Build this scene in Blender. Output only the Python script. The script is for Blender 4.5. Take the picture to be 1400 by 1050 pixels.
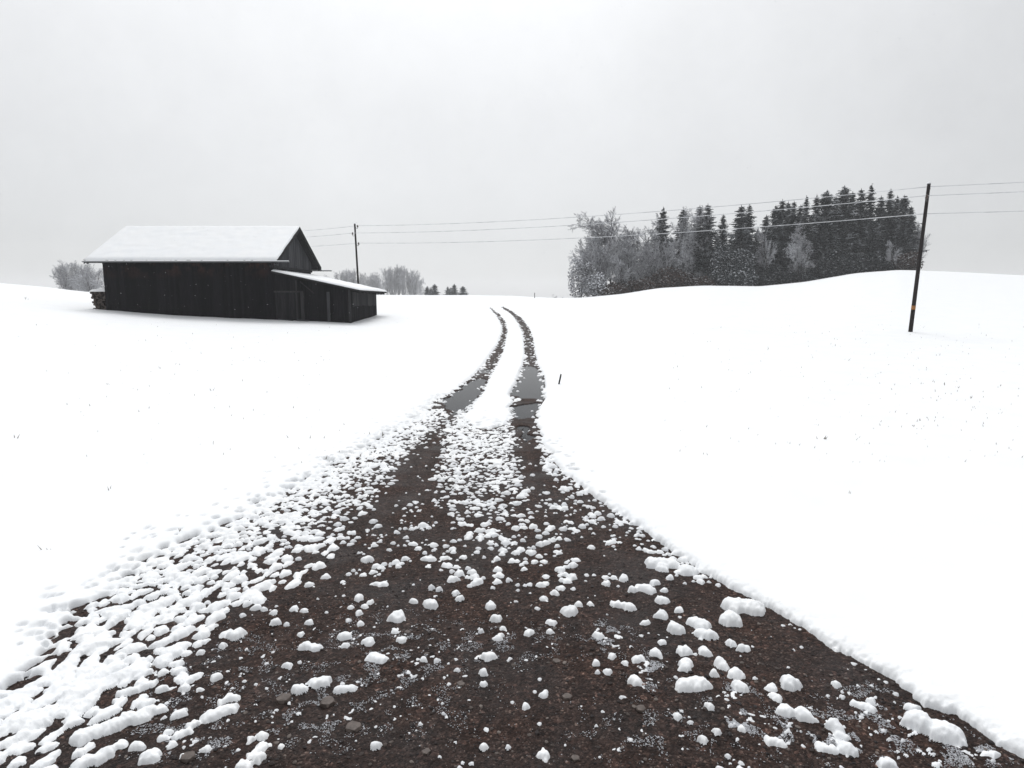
import bpy, bmesh, math, random
import numpy as np
from mathutils import Vector, Matrix

for o in list(bpy.data.objects):
    bpy.data.objects.remove(o, do_unlink=True)
scene = bpy.context.scene
COL = scene.collection
rng = np.random.default_rng(11)
random.seed(11)

# ------------------------------------------------------------------ camera
EYE = 2.2
FPX = 850.0
PITCH = math.radians(7.7)
cam_data = bpy.data.cameras.new('camera')
cam_data.sensor_width = 36.0
cam_data.lens = FPX / 1400.0 * 36.0
cam_data.clip_start = 0.05
cam_data.clip_end = 5000.0
cam = bpy.data.objects.new('camera', cam_data)
cam.location = (0, 0, EYE)
cam.rotation_euler = (math.radians(90) - PITCH, 0, 0)
COL.objects.link(cam)
scene.camera = cam

# ------------------------------------------------------------------ world: bright overcast
world = bpy.data.worlds.new('World')
scene.world = world
world.use_nodes = True
wn = world.node_tree.nodes
wl = world.node_tree.links
wn.clear()
SUN_EL, SUN_AZ = math.radians(58), math.radians(-8)      # high, ahead and slightly left
w_out = wn.new('ShaderNodeOutputWorld')
w_sky = wn.new('ShaderNodeTexSky')
w_sky.sky_type = 'NISHITA'
w_sky.sun_disc = False
w_sky.sun_elevation = SUN_EL
w_sky.sun_rotation = SUN_AZ
w_bg1 = wn.new('ShaderNodeBackground'); w_bg1.inputs['Strength'].default_value = 0.05
w_bw = wn.new('ShaderNodeHueSaturation'); w_bw.inputs['Saturation'].default_value = 0.12
wl.new(w_sky.outputs[0], w_bw.inputs['Color'])
wl.new(w_bw.outputs[0], w_bg1.inputs['Color'])
w_tc = wn.new('ShaderNodeTexCoord')
w_sep = wn.new('ShaderNodeSeparateXYZ')
wl.new(w_tc.outputs['Generated'], w_sep.inputs[0])
# cloud deck: darker at the horizon, brighter to the zenith (overcast law), faint mottling
w_cl = wn.new('ShaderNodeClamp'); wl.new(w_sep.outputs['Z'], w_cl.inputs[0])
w_m1 = wn.new('ShaderNodeMath'); w_m1.operation = 'MULTIPLY_ADD'
wl.new(w_cl.outputs[0], w_m1.inputs[0]); w_m1.inputs[1].default_value = 0.22; w_m1.inputs[2].default_value = 0.27
w_nz = wn.new('ShaderNodeTexNoise'); w_nz.inputs['Scale'].default_value = 3.2
w_nz.inputs['Detail'].default_value = 10; w_nz.inputs['Roughness'].default_value = 0.72
wl.new(w_tc.outputs['Generated'], w_nz.inputs['Vector'])
w_m2 = wn.new('ShaderNodeMath'); w_m2.operation = 'MULTIPLY_ADD'
wl.new(w_nz.outputs[0], w_m2.inputs[0]); w_m2.inputs[1].default_value = 0.60; w_m2.inputs[2].default_value = 0.73
w_m3 = wn.new('ShaderNodeMath'); w_m3.operation = 'MULTIPLY'
wl.new(w_m1.outputs[0], w_m3.inputs[0]); wl.new(w_m2.outputs[0], w_m3.inputs[1])
w_bg2 = wn.new('ShaderNodeBackground'); w_bg2.inputs['Color'].default_value = (0.97, 0.985, 1.0, 1)
# the deck is thinner towards the hidden sun
w_dot = wn.new('ShaderNodeVectorMath'); w_dot.operation = 'DOT_PRODUCT'
wl.new(w_tc.outputs['Generated'], w_dot.inputs[0])
w_dot.inputs[1].default_value = (math.sin(SUN_AZ) * math.cos(SUN_EL), math.cos(SUN_AZ) * math.cos(SUN_EL), math.sin(SUN_EL))
w_dc = wn.new('ShaderNodeClamp'); wl.new(w_dot.outputs['Value'], w_dc.inputs[0])
w_pw = wn.new('ShaderNodeMath'); w_pw.operation = 'POWER'; wl.new(w_dc.outputs[0], w_pw.inputs[0]); w_pw.inputs[1].default_value = 4.0
w_m4 = wn.new('ShaderNodeMath'); w_m4.operation = 'MULTIPLY_ADD'
wl.new(w_pw.outputs[0], w_m4.inputs[0]); w_m4.inputs[1].default_value = 0.70; wl.new(w_m3.outputs[0], w_m4.inputs[2])
wl.new(w_m4.outputs[0], w_bg2.inputs['Strength'])
w_add = wn.new('ShaderNodeAddShader')
wl.new(w_bg1.outputs[0], w_add.inputs[0]); wl.new(w_bg2.outputs[0], w_add.inputs[1])
wl.new(w_add.outputs[0], w_out.inputs['Surface'])

# ------------------------------------------------------------------ sun through cloud
sun_d = bpy.data.lights.new('sun', 'SUN')
sun_d.energy = 1.32
sun_d.angle = math.radians(28)
sun_d.color = (1.0, 0.985, 0.96)
sun = bpy.data.objects.new('sun', sun_d)
sd = Vector((math.sin(SUN_AZ) * math.cos(SUN_EL), math.cos(SUN_AZ) * math.cos(SUN_EL), math.sin(SUN_EL)))
sun.rotation_euler = sd.to_track_quat('Z', 'Y').to_euler()
sun.location = (0, 0, 60)
COL.objects.link(sun)

scene.view_settings.view_transform = 'Standard'
scene.view_settings.look = 'None'
scene.view_settings.exposure = 0.0
scene.view_settings.gamma = 1.0
scene.view_settings.use_curve_mapping = False
scene.render.engine = 'CYCLES'
scene.cycles.max_bounces = 6
scene.cycles.diffuse_bounces = 3
scene.cycles.volume_bounces = 1
scene.cycles.use_denoising = True

# ------------------------------------------------------------------ survey: photo pixel <-> place
CP, SP = math.cos(PITCH), math.sin(PITCH)
def ray(px, py):
    """direction of a photo pixel as (X/Y, Z/Y)"""
    px = np.asarray(px, float); py = np.asarray(py, float)
    dx = (px - 700) / FPX; dy = (525 - py) / FPX
    Y = CP + dy * SP
    return dx / Y, (-SP + dy * CP) / Y
def to_px(X, Y, Z):
    dz = Z - EYE
    f = Y * CP - dz * SP
    up = Y * SP + dz * CP
    return 700 + FPX * X / f, 525 - FPX * up / f
def at(px, py, Y):
    u, s = ray(px, py)
    return float(u * Y), float(Y), float(EYE + s * Y)

# ------------------------------------------------------------------ noise
_perm = rng.permutation(256)
_perm = np.concatenate([_perm, _perm])
_gr = rng.uniform(-1, 1, (256, 2)); _gr /= np.linalg.norm(_gr, axis=1)[:, None]
def perlin(x, y):
    xi = np.floor(x).astype(int); yi = np.floor(y).astype(int)
    xf = x - xi; yf = y - yi
    xi &= 255; yi &= 255
    u = xf * xf * xf * (xf * (xf * 6 - 15) + 10); v = yf * yf * yf * (yf * (yf * 6 - 15) + 10)
    def g(ix, iy, fx, fy):
        h = _perm[_perm[ix & 255] + (iy & 255)]
        return _gr[h, 0] * fx + _gr[h, 1] * fy
    a = g(xi, yi, xf, yf); b = g(xi + 1, yi, xf - 1, yf)
    c = g(xi, yi + 1, xf, yf - 1); d = g(xi + 1, yi + 1, xf - 1, yf - 1)
    return (a + u * (b - a) + v * ((c + u * (d - c)) - (a + u * (b - a)))) * 1.4
def fbm(x, y, oct=3):
    s = 0; a = 1.0
    for k in range(oct):
        s = s + a * perlin(x * 2 ** k + 17.3 * k, y * 2 ** k + 9.1 * k); a *= 0.5
    return s

# ------------------------------------------------------------------ terrain
_sx = [-400, -150, 0, 60, 120, 250, 380, 520, 640, 700, 760, 795, 850, 900, 960, 1040, 1100, 1135, 1170, 1230, 1300, 1400, 1500, 1800]
_sy = [365, 378, 388, 393, 400, 404, 404, 404, 404, 405, 408, 407.5, 402.5, 394.5, 391, 392, 386, 380, 374, 369.5, 372, 377, 381, 392]
_r0 = [4, 4, 4, 5, 5, 7, 10, 14, 20, 22, 22, 20, 18, 18, 16, 15, 15, 15, 15, 15, 15, 14, 14, 14]
_rc = [60, 62, 64, 65, 66, 75, 82, 90, 98, 100, 102, 102, 100, 96, 95, 96, 98, 98, 96, 95, 95, 95, 95, 95]
_us, _es = ray(_sx, _sy)
_U = np.linspace(-1.4, 1.4, 1121)
def _tab(vals, w):
    t = np.interp(_U, _us, vals)
    k = np.hanning(w); k /= k.sum()
    return np.convolve(np.pad(t, w, mode='edge'), k, mode='same')[w:-w]
T_E, T_R0, T_RC = _tab(_es, 17), _tab(_r0, 61), _tab(_rc, 61)
def terr(X, Y):
    X = np.asarray(X, float); Y = np.asarray(Y, float)
    u = np.clip(X / np.maximum(Y, 1.0), -1.4, 1.4)
    e = np.interp(u, _U, T_E); r0 = np.interp(u, _U, T_R0); rc = np.interp(u, _U, T_RC)
    t = np.clip((Y - r0) / (rc - r0), 0, 1)
    h00 = 2 * t**3 - 3 * t**2 + 1; h01 = 1 - h00; h11 = t**3 - t**2
    zc = e * rc
    z = -EYE * h00 + zc * h01 + h11 * (rc - r0) * e
    over = np.maximum(Y - rc, 0)
    z = z + e * np.minimum(over, 60) - 4.5 * (1 - np.exp(-(over / 45) ** 2)) - 3.0 * (1 - np.exp(-over / 260))* (over > 0)
    damp = np.exp(-np.maximum(over - 60, 0) / 220)
    z = z * damp + (-6.0) * (1 - damp)
    return EYE + z
def ground(px, py):
    """where the line of sight through a photo pixel meets the ground"""
    u, s = ray(px, py); u = np.atleast_1d(u); s = np.atleast_1d(s)
    out = np.zeros((len(u), 2))
    ys = np.geomspace(1.2, 110, 500)
    for i in range(len(u)):
        f = (EYE + s[i] * ys) - terr(u[i] * ys, ys)
        k = np.nonzero(f < 0)[0]
        if len(k) == 0:
            y = ys[np.argmin(f[:])]
        else:
            k = max(k[0], 1); a, b = ys[k - 1], ys[k]
            for _ in range(30):
                m = 0.5 * (a + b)
                if (EYE + s[i] * m) - terr(u[i] * m, m) < 0: b = m
                else: a = m
            y = a
        out[i] = (u[i] * y, y)
    return out
def G(pts):
    p = np.array(pts, float)
    return ground(p[:, 0], p[:, 1])

# ------------------------------------------------------------------ mesh helpers
def np_mesh(name, verts, faces, smooth=True):
    """verts (n,3), faces (m,k) with k = 3 or 4"""
    me = bpy.data.meshes.new(name)
    verts = np.asarray(verts, np.float32); faces = np.asarray(faces, np.int32)
    n, k = faces.shape
    me.vertices.add(len(verts)); me.vertices.foreach_set('co', verts.ravel())
    me.loops.add(n * k); me.loops.foreach_set('vertex_index', faces.ravel())
    me.polygons.add(n)
    me.polygons.foreach_set('loop_start', np.arange(0, n * k, k, dtype=np.int32))
    me.polygons.foreach_set('loop_total', np.full(n, k, np.int32))
    me.polygons.foreach_set('use_smooth', np.full(n, smooth, bool))
    me.update(calc_edges=True)
    return me
def link(name, me, m=None, parent=None, loc=None):
    o = bpy.data.objects.new(name, me)
    if m is not None and me is not None and not me.materials: me.materials.append(m)
    if parent is not None: o.parent = parent
    if loc is not None: o.location = loc
    COL.objects.link(o)
    return o
def tag(o, label=None, cat=None, group=None, kind=None):
    if label: o['label'] = label
    if cat: o['category'] = cat
    if group: o['group'] = group
    if kind: o['kind'] = kind
    return o
def empty(name, loc, label, cat, group=None):
    o = bpy.data.objects.new(name, None); o.location = loc; o.empty_display_size = 0.3
    COL.objects.link(o)
    return tag(o, label, cat, group)

class MB:
    """collects boxes, bars and tubes in world coordinates; build() links ONE mesh"""
    def __init__(s): s.v = []; s.f = []
    def add(s, v, f):
        b = len(s.v); s.v += [tuple(p) for p in v]; s.f += [tuple(i + b for i in q) for q in f]
    def box(s, x0, x1, y0, y1, z0, z1):
        s.add([(x0,y0,z0),(x1,y0,z0),(x1,y1,z0),(x0,y1,z0),(x0,y0,z1),(x1,y0,z1),(x1,y1,z1),(x0,y1,z1)],
              [(0,3,2,1),(4,5,6,7),(0,1,5,4),(1,2,6,5),(2,3,7,6),(3,0,4,7)])
    def hexa(s, p):
        s.add(p, [(0,3,2,1),(4,5,6,7),(0,1,5,4),(1,2,6,5),(2,3,7,6),(3,0,4,7)])
    def bar(s, a, b, w, h, up=(0,0,1)):
        a = Vector(a); b = Vector(b); d = (b - a).normalized(); up = Vector(up)
        r = d.cross(up).normalized() * (w / 2); q = r.cross(d).normalized() * (h / 2)
        s.hexa([a-r-q, a+r-q, b+r-q, b-r-q, a-r+q, a+r+q, b+r+q, b-r+q])
    def tube(s, pts, rad, n=8, cap=True):
        pts = [Vector(p) for p in pts]
        rad = rad if isinstance(rad, (list, tuple)) else [rad] * len(pts)
        base = len(s.v); prev = None
        for i, p in enumerate(pts):
            d = (pts[min(i+1, len(pts)-1)] - pts[max(i-1, 0)]).normalized()
            if prev is None:
                a = d.cross(Vector((0.13, 0.21, 1)) if abs(d.z) < 0.95 else Vector((1, 0, 0))).normalized()
            else:
                a = (prev - d * prev.dot(d)).normalized()
            prev = a; b = d.cross(a)
            for k in range(n):
                t = 2 * math.pi * k / n
                s.v.append(tuple(p + (a * math.cos(t) + b * math.sin(t)) * rad[i]))
        for i in range(len(pts) - 1):
            for k in range(n):
                s.f.append((base+i*n+k, base+i*n+(k+1)%n, base+(i+1)*n+(k+1)%n, base+(i+1)*n+k))
        if cap:
            s.f.append(tuple(base + k for k in range(n))[::-1])
            s.f.append(tuple(base + (len(pts)-1)*n + k for k in range(n)))
    def mesh(s, name, origin=(0,0,0), smooth=False):
        me = bpy.data.meshes.new(name)
        ox, oy, oz = origin
        me.from_pydata([(x-ox, y-oy, z-oz) for x, y, z in s.v], [], s.f)
        if smooth: me.polygons.foreach_set('use_smooth', [True]*len(me.polygons))
        me.update()
        return me
    def build(s, name, m, parent=None, smooth=False):
        o = tuple(parent.location) if parent is not None else (0,0,0)
        if parent is not None and parent.parent is not None:
            o = tuple(parent.location + parent.parent.location)
        return link(name, s.mesh(name, o, smooth), m, parent)

# ------------------------------------------------------------------ materials
def mat(name, rough=0.8, spec=0.3):
    m = bpy.data.materials.new(name); m.use_nodes = True
    nt = m.node_tree; b = nt.nodes['Principled BSDF']
    b.inputs['Roughness'].default_value = rough
    b.inputs['Specular IOR Level'].default_value = spec
    return m, nt, nt.nodes, nt.links, b
def ramp(N, stops, interp='LINEAR'):
    r = N.new('ShaderNodeValToRGB'); r.color_ramp.interpolation = interp
    e = r.color_ramp.elements
    e[0].position, e[0].color = stops[0][0], (*stops[0][1], 1)
    e[1].position, e[1].color = stops[-1][0], (*stops[-1][1], 1)
    for p, c in stops[1:-1]:
        k = e.new(p); k.color = (*c, 1)
    return r
def noise(N, L, scale, detail=4, rough=0.55, coord='Object', vec=None, scl=None):
    t = N.new('ShaderNodeTexNoise'); t.inputs['Scale'].default_value = scale
    t.inputs['Detail'].default_value = detail; t.inputs['Roughness'].default_value = rough
    if vec is None:
        tc = N.new('ShaderNodeTexCoord'); vec = tc.outputs[coord]
    if scl:
        mp = N.new('ShaderNodeMapping'); mp.inputs['Scale'].default_value = scl
        L.new(vec, mp.inputs['Vector']); vec = mp.outputs[0]
    L.new(vec, t.inputs['Vector'])
    return t
def bump(N, L, h, b, strength, dist):
    bp = N.new('ShaderNodeBump'); bp.inputs['Strength'].default_value = strength
    bp.inputs['Distance'].default_value = dist
    L.new(h, bp.inputs['Height']); L.new(bp.outputs[0], b.inputs['Normal'])
    return bp

def make_snow(name, bumpk=0.35):
    m, nt, N, L, b = mat(name, 0.6, 0.25)
    geo = N.new('ShaderNodeNewGeometry')
    n1 = noise(N, L, 1.3, 4, vec=geo.outputs['Position'])
    r = ramp(N, [(0.3, (0.86, 0.88, 0.905)), (0.7, (0.90, 0.91, 0.92))])
    L.new(n1.outputs[0], r.inputs[0]); L.new(r.outputs[0], b.inputs['Base Color'])
    n2 = noise(N, L, 90, 3, 0.6, vec=geo.outputs['Position'])
    bump(N, L, n2.outputs[0], b, bumpk, 0.006)
    return m
M = {}
M['snow'] = make_snow('snow')
_m = mat('icy_powder', 0.5, 0.3); _m[4].inputs['Base Color'].default_value = (0.55, 0.56, 0.59, 1); M['powder'] = _m[0]
_m = mat('wet_slush', 0.4, 0.35); _m[4].inputs['Base Color'].default_value = (0.72, 0.735, 0.76, 1); M['slush'] = _m[0]

# wet earth road: brown silt, gravel grains of different tone, damp patches
m, nt, N, L, b = mat('wet_earth', 0.5, 0.12)
geo = N.new('ShaderNodeNewGeometry')
v = N.new('ShaderNodeTexVoronoi'); v.inputs['Scale'].default_value = 95
v2 = N.new('ShaderNodeTexVoronoi'); v2.inputs['Scale'].default_value = 38
for q in (v, v2): L.new(geo.outputs['Position'], q.inputs['Vector'])
sx = N.new('ShaderNodeSeparateColor'); L.new(v.outputs['Color'], sx.inputs[0])
grain = ramp(N, [(0.0, (0.0135, 0.0102, 0.0095)), (0.55, (0.0255, 0.0182, 0.0165)), (0.85, (0.038, 0.028, 0.0255)), (0.97, (0.060, 0.047, 0.043)), (1.0, (0.12, 0.10, 0.09))])
L.new(sx.outputs[0], grain.inputs[0])
sx2 = N.new('ShaderNodeSeparateColor'); L.new(v2.outputs['Color'], sx2.inputs[0])
big = ramp(N, [(0.0, (0.6, 0.6, 0.6)), (0.9, (1.1, 1.05, 1.0)), (1.0, (1.9, 1.7, 1.6))])
L.new(sx2.outputs[0], big.inputs[0])
mm = N.new('ShaderNodeMix'); mm.data_type = 'RGBA'; mm.blend_type = 'MULTIPLY'; mm.inputs['Factor'].default_value = 1
L.new(grain.outputs[0], mm.inputs[6]); L.new(big.outputs[0], mm.inputs[7])
pn = noise(N, L, 1.6, 5, 0.6, vec=geo.outputs['Position'])
pr = ramp(N, [(0.35, (0.78, 0.76, 0.78)), (0.65, (1.25, 1.12, 1.05))])
L.new(pn.outputs[0], pr.inputs[0])
mm2 = N.new('ShaderNodeMix'); mm2.data_type = 'RGBA'; mm2.blend_type = 'MULTIPLY'; mm2.inputs['Factor'].default_value = 1
L.new(mm.outputs[2], mm2.inputs[6]); L.new(pr.outputs[0], mm2.inputs[7])
# faint streaks left by wheels along the track
st = noise(N, L, 1.0, 4, 0.6, vec=geo.outputs['Position'], scl=(7.0, 0.45, 1))
sr = ramp(N, [(0.35, (1.02, 1.0, 1.0)), (0.65, (1.62, 1.60, 1.60))]); L.new(st.outputs[0], sr.inputs[0])
mm3 = N.new('ShaderNodeMix'); mm3.data_type = 'RGBA'; mm3.blend_type = 'MULTIPLY'; mm3.inputs['Factor'].default_value = 1
L.new(mm2.outputs[2], mm3.inputs[6]); L.new(sr.outputs[0], mm3.inputs[7]); L.new(mm3.outputs[2], b.inputs['Base Color'])
rr = ramp(N, [(0.35, (0.45,)*3), (0.6, (0.8,)*3)])
L.new(pn.outputs[0], rr.inputs[0]); L.new(rr.outputs[0], b.inputs['Roughness'])
n3 = noise(N, L, 60, 5, 0.7, vec=geo.outputs['Position'])
ad = N.new('ShaderNodeMath'); ad.operation = 'SUBTRACT'
L.new(n3.outputs[0], ad.inputs[0]); L.new(v.outputs['Distance'], ad.inputs[1])
bump(N, L, ad.outputs[0], b, 0.7, 0.006)
M['road'] = m

m, nt, N, L, b = mat('gravel_stone', 0.6, 0.2)
oi = N.new('ShaderNodeNewGeometry')
r = ramp(N, [(0.0, (0.02, 0.017, 0.018)), (0.55, (0.028, 0.020, 0.018)), (0.8, (0.056, 0.044, 0.040)), (1.0, (0.17, 0.145, 0.13))])
L.new(oi.outputs['Random Per Island'], r.inputs[0]); L.new(r.outputs[0], b.inputs['Base Color'])
M['gravel'] = m
m, nt, N, L, b = mat('pale_stone', 0.55, 0.35)
n1 = noise(N, L, 40, 4); r = ramp(N, [(0.3, (0.055, 0.042, 0.037)), (0.7, (0.12, 0.095, 0.083))])
L.new(n1.outputs[0], r.inputs[0]); L.new(r.outputs[0], b.inputs['Base Color'])
M['stone'] = m

m, nt, N, L, b = mat('puddle_water', 0.16, 0.25)
b.inputs['Base Color'].default_value = (0.016, 0.017, 0.020, 1)
b.inputs['IOR'].default_value = 1.15
n1 = noise(N, L, 7, 2, 0.5, scl=(1, 0.5, 1)); bump(N, L, n1.outputs[0], b, 0.05, 0.004)
M['water'] = m

def wood(name, c0, c1, scl=(14, 14, 1.2), red=None, grey=0.0):
    m, nt, N, L, b = mat(name, 0.9, 0.08)
    geo = N.new('ShaderNodeNewGeometry')
    n1 = noise(N, L, 1.0, 6, 0.65, vec=geo.outputs['Position'], scl=scl)
    r = ramp(N, [(0.28, c0), (0.72, c1)])
    L.new(n1.outputs[0], r.inputs[0])
    mx = N.new('ShaderNodeMix'); mx.data_type = 'RGBA'; mx.blend_type = 'MULTIPLY'; mx.inputs['Factor'].default_value = 1
    rp = ramp(N, [(0.0, (0.65, 0.65, 0.67)), (1.0, (1.5, 1.46, 1.45))])
    L.new(geo.outputs['Random Per Island'], rp.inputs[0])
    L.new(r.outputs[0], mx.inputs[6]); L.new(rp.outputs[0], mx.inputs[7])
    out = mx.outputs[2]
    if red:   # rust brown weathering just under the eaves, where the wall stays dry
        sp = N.new('ShaderNodeSeparateXYZ'); L.new(geo.outputs['Position'], sp.inputs[0])
        mr = N.new('ShaderNodeMapRange'); mr.inputs[1].default_value = red[0]; mr.inputs[2].default_value = red[1]
        mr.inputs[4].default_value = 0.8
        L.new(sp.outputs['Z'], mr.inputs[0])
        n2 = noise(N, L, 0.8, 5, 0.7, vec=geo.outputs['Position'])
        rn = ramp(N, [(0.48, (0,)*3), (0.68, (1,)*3)]); L.new(n2.outputs[0], rn.inputs[0])
        mu = N.new('ShaderNodeMath'); mu.operation = 'MULTIPLY'
        L.new(mr.outputs[0], mu.inputs[0]); L.new(rn.outputs[0], mu.inputs[1])
        m3 = N.new('ShaderNodeMix'); m3.data_type = 'RGBA'; m3.inputs[7].default_value = (0.075, 0.033, 0.022, 1)
        L.new(mu.outputs[0], m3.inputs[0]); L.new(out, m3.inputs[6]); out = m3.outputs[2]
    L.new(out, b.inputs['Base Color'])
    bump(N, L, n1.outputs[0], b, 0.5, 0.01)
    return m
M['dark_wood'] = wood('dark_weathered_boards', (0.003, 0.003, 0.004), (0.0085, 0.008, 0.010), red=(3.4, 4.6))
M['shed_wood'] = wood('lean_to_boards', (0.004, 0.004, 0.005), (0.014, 0.0135, 0.0155))
M['door_wood'] = wood('lean_to_door_boards', (0.007, 0.007, 0.008), (0.021, 0.0205, 0.023))
M['grey_wood'] = wood('grey_gable_boards', (0.032, 0.033, 0.036), (0.062, 0.064, 0.069))
M['post_wood'] = wood('grey_post_wood', (0.018, 0.018, 0.019), (0.040, 0.040, 0.042))
M['soffit'] = wood('dark_soffit_boards', (0.012, 0.012, 0.012), (0.032, 0.032, 0.033), scl=(1.2, 14, 14))
M['pole'] = wood('tarred_pole_wood', (0.012, 0.011, 0.011), (0.035, 0.031, 0.03), scl=(30, 30, 1.5))
M['log'] = wood('split_firewood', (0.035, 0.029, 0.026), (0.12, 0.10, 0.088), scl=(9, 2, 9))
m, nt, N, L, b = mat('zinc_gutter', 0.45, 0.5); b.inputs['Base Color'].default_value = (0.16, 0.165, 0.17, 1); b.inputs['Metallic'].default_value = 0.5
M['zinc'] = m
m, nt, N, L, b = mat('roof_tile', 0.8, 0.3); b.inputs['Base Color'].default_value = (0.045, 0.04, 0.04, 1); M['tile'] = m
m, nt, N, L, b = mat('orange_band', 0.6, 0.3); b.inputs['Base Color'].default_value = (0.30, 0.13, 0.035, 1); M['orange'] = m
m, nt, N, L, b = mat('brown_glazed_insulator', 0.25, 0.5); b.inputs['Base Color'].default_value = (0.05, 0.03, 0.022, 1); M['insulator'] = m
m, nt, N, L, b = mat('dark_iron', 0.5, 0.5); b.inputs['Base Color'].default_value = (0.05, 0.05, 0.05, 1); M['iron'] = m
m, nt, N, L, b = mat('rime_coated_wire', 0.7, 0.2)
n1 = noise(N, L, 1.5, 3); r = ramp(N, [(0.35, (0.42, 0.43, 0.45)), (0.65, (0.72, 0.73, 0.75))])
L.new(n1.outputs[0], r.inputs[0]); L.new(r.outputs[0], b.inputs['Base Color']); M['wire'] = m

def frosted(name, bark, lo, hi, nscale, amount, snow=(0.80, 0.82, 0.86), per_island=0.35, mottle=1.6):
    """bark or needles with snow lying on whatever faces up"""
    m, nt, N, L, b = mat(name, 0.8, 0.15)
    geo = N.new('ShaderNodeNewGeometry')
    sp = N.new('ShaderNodeSeparateXYZ'); L.new(geo.outputs['Normal'], sp.inputs[0])
    n1 = noise(N, L, nscale, 4, 0.65, vec=geo.outputs['Position'])
    a = N.new('ShaderNodeMath'); a.operation = 'MULTIPLY_ADD'; a.inputs[1].default_value = mottle; a.inputs[2].default_value = -mottle / 2 + amount
    L.new(n1.outputs[0], a.inputs[0])
    c = N.new('ShaderNodeMath'); c.operation = 'ADD'; L.new(sp.outputs['Z'], c.inputs[0]); L.new(a.outputs[0], c.inputs[1])
    mr = N.new('ShaderNodeMapRange'); mr.inputs[1].default_value = lo; mr.inputs[2].default_value = hi
    L.new(c.outputs[0], mr.inputs[0])
    rp = ramp(N, [(0.0, (1 - per_island,) * 3), (1.0, (1 + per_island,) * 3)])
    L.new(geo.outputs['Random Per Island'], rp.inputs[0])
    mx0 = N.new('ShaderNodeMix'); mx0.data_type = 'RGBA'; mx0.blend_type = 'MULTIPLY'; mx0.inputs['Factor'].default_value = 1
    mx0.inputs[6].default_value = (*bark, 1); L.new(rp.outputs[0], mx0.inputs[7])
    mx = N.new('ShaderNodeMix'); mx.data_type = 'RGBA'
    L.new(mr.outputs[0], mx.inputs[0]); L.new(mx0.outputs[2], mx.inputs[6]); mx.inputs[7].default_value = (*snow, 1)
    L.new(mx.outputs[2], b.inputs['Base Color'])
    return m
M['bark'] = frosted('snowy_bark', (0.030, 0.027, 0.027), 0.35, 0.9, 0.8, 0.0)
M['twig'] = frosted('rimed_twigs', (0.19, 0.188, 0.20), -0.2, 0.8, 0.25, 0.0)
M['twig_brown'] = frosted('brown_leafy_twigs', (0.050, 0.032, 0.026), 0.5, 1.3, 0.3, -0.1)
M['twig_white'] = frosted('thickly_rimed_twigs', (0.24, 0.24, 0.255), -0.2, 0.6, 0.3, 0.1)
M['needle'] = frosted('dark_spruce_needles', (0.013, 0.017, 0.018), 0.60, 1.2, 0.8, 0.0, snow=(0.46, 0.48, 0.51), per_island=0.5, mottle=2.8)
M['leaf'] = frosted('snowy_evergreen_leaves', (0.030, 0.036, 0.038), 0.45, 0.9, 1.2, 0.0, snow=(0.6, 0.62, 0.66))
m, nt, N, L, b = mat('dry_stalk', 0.8, 0.2); b.inputs['Base Color'].default_value = (0.17, 0.15, 0.12, 1); M['stalk'] = m
m, nt, N, L, b = mat('snow_flake', 0.8, 0.2); b.inputs['Base Color'].default_value = (0.5, 0.5, 0.52, 1); M['flake'] = m

# ================================================================== THE SNOW, THE ROAD
# edge of the bare ground as walked in the photograph (photo pixels -> ground)
L_edge = [(-260, 1250), (-100, 1050), (30, 960), (75, 905), (110, 850), (170, 800), (240, 752), (330, 712), (400, 672), (450, 642), (500, 617),
          (548, 588), (580, 568), (600, 548), (612, 541), (625, 532), (637, 522), (650, 511), (660, 499), (668, 487), (680, 470), (685, 456), (686, 446), (680, 434), (668, 420.5)]
L_in = [(671.5, 420.5), (684, 430), (692, 441), (694.5, 452), (692, 466), (688, 481), (681, 498), (674, 512), (666, 525), (660, 538), (650, 550), (640, 563), (634, 574)]
C_tip = [(650, 583), (668, 592), (684, 585)]
R_in = [(694, 576), (698, 567), (693, 560), (702, 550), (696, 541), (703, 528), (709, 513), (714, 500), (717, 486), (716, 470), (714, 454), (708, 442), (699, 430), (684, 420)]
R_edge = [(689, 419.2), (702, 426), (714, 435), (724, 448), (729, 462), (732, 480), (736, 499), (744, 514), (746, 530), (745, 547), (737, 560), (734, 577), (742, 603), (765, 640), (818, 682),
          (878, 724), (938, 768), (1000, 806), (1058, 838), (1108, 866), (1168, 902), (1218, 928), (1262, 966), (1308, 975), (1340, 1000), (1370, 1020), (1400, 1040), (1520, 1120), (1640, 1250)]
BARE = G(L_edge + L_in + C_tip + R_in + R_edge)
P_close = np.array([[1.9, 0.6], [1.6, -3.0], [-1.5, -3.0], [-2.0, 0.8]])
BARE = np.vstack([BARE, P_close])

def poly_sd(X, Y, P):
    """signed distance to a closed polygon, positive outside"""
    d2 = np.full(X.shape, 1e9); inside = np.zeros(X.shape, bool)
    n = len(P)
    for i in range(n):
        x0, y0 = P[i]; x1, y1 = P[(i + 1) % n]
        ex, ey = x1 - x0, y1 - y0; L2 = ex * ex + ey * ey + 1e-12
        t = np.clip(((X - x0) * ex + (Y - y0) * ey) / L2, 0, 1)
        dx = X - (x0 + t * ex); dy = Y - (y0 + t * ey)
        d2 = np.minimum(d2, dx * dx + dy * dy)
        c = ((y0 > Y) != (y1 > Y)) & (X < (x1 - x0) * (Y - y0) / ((y1 - y0) if abs(y1 - y0) > 1e-12 else 1e-12) + x0)
        inside ^= c
    d = np.sqrt(d2)
    return np.where(inside, -d, d)

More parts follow.
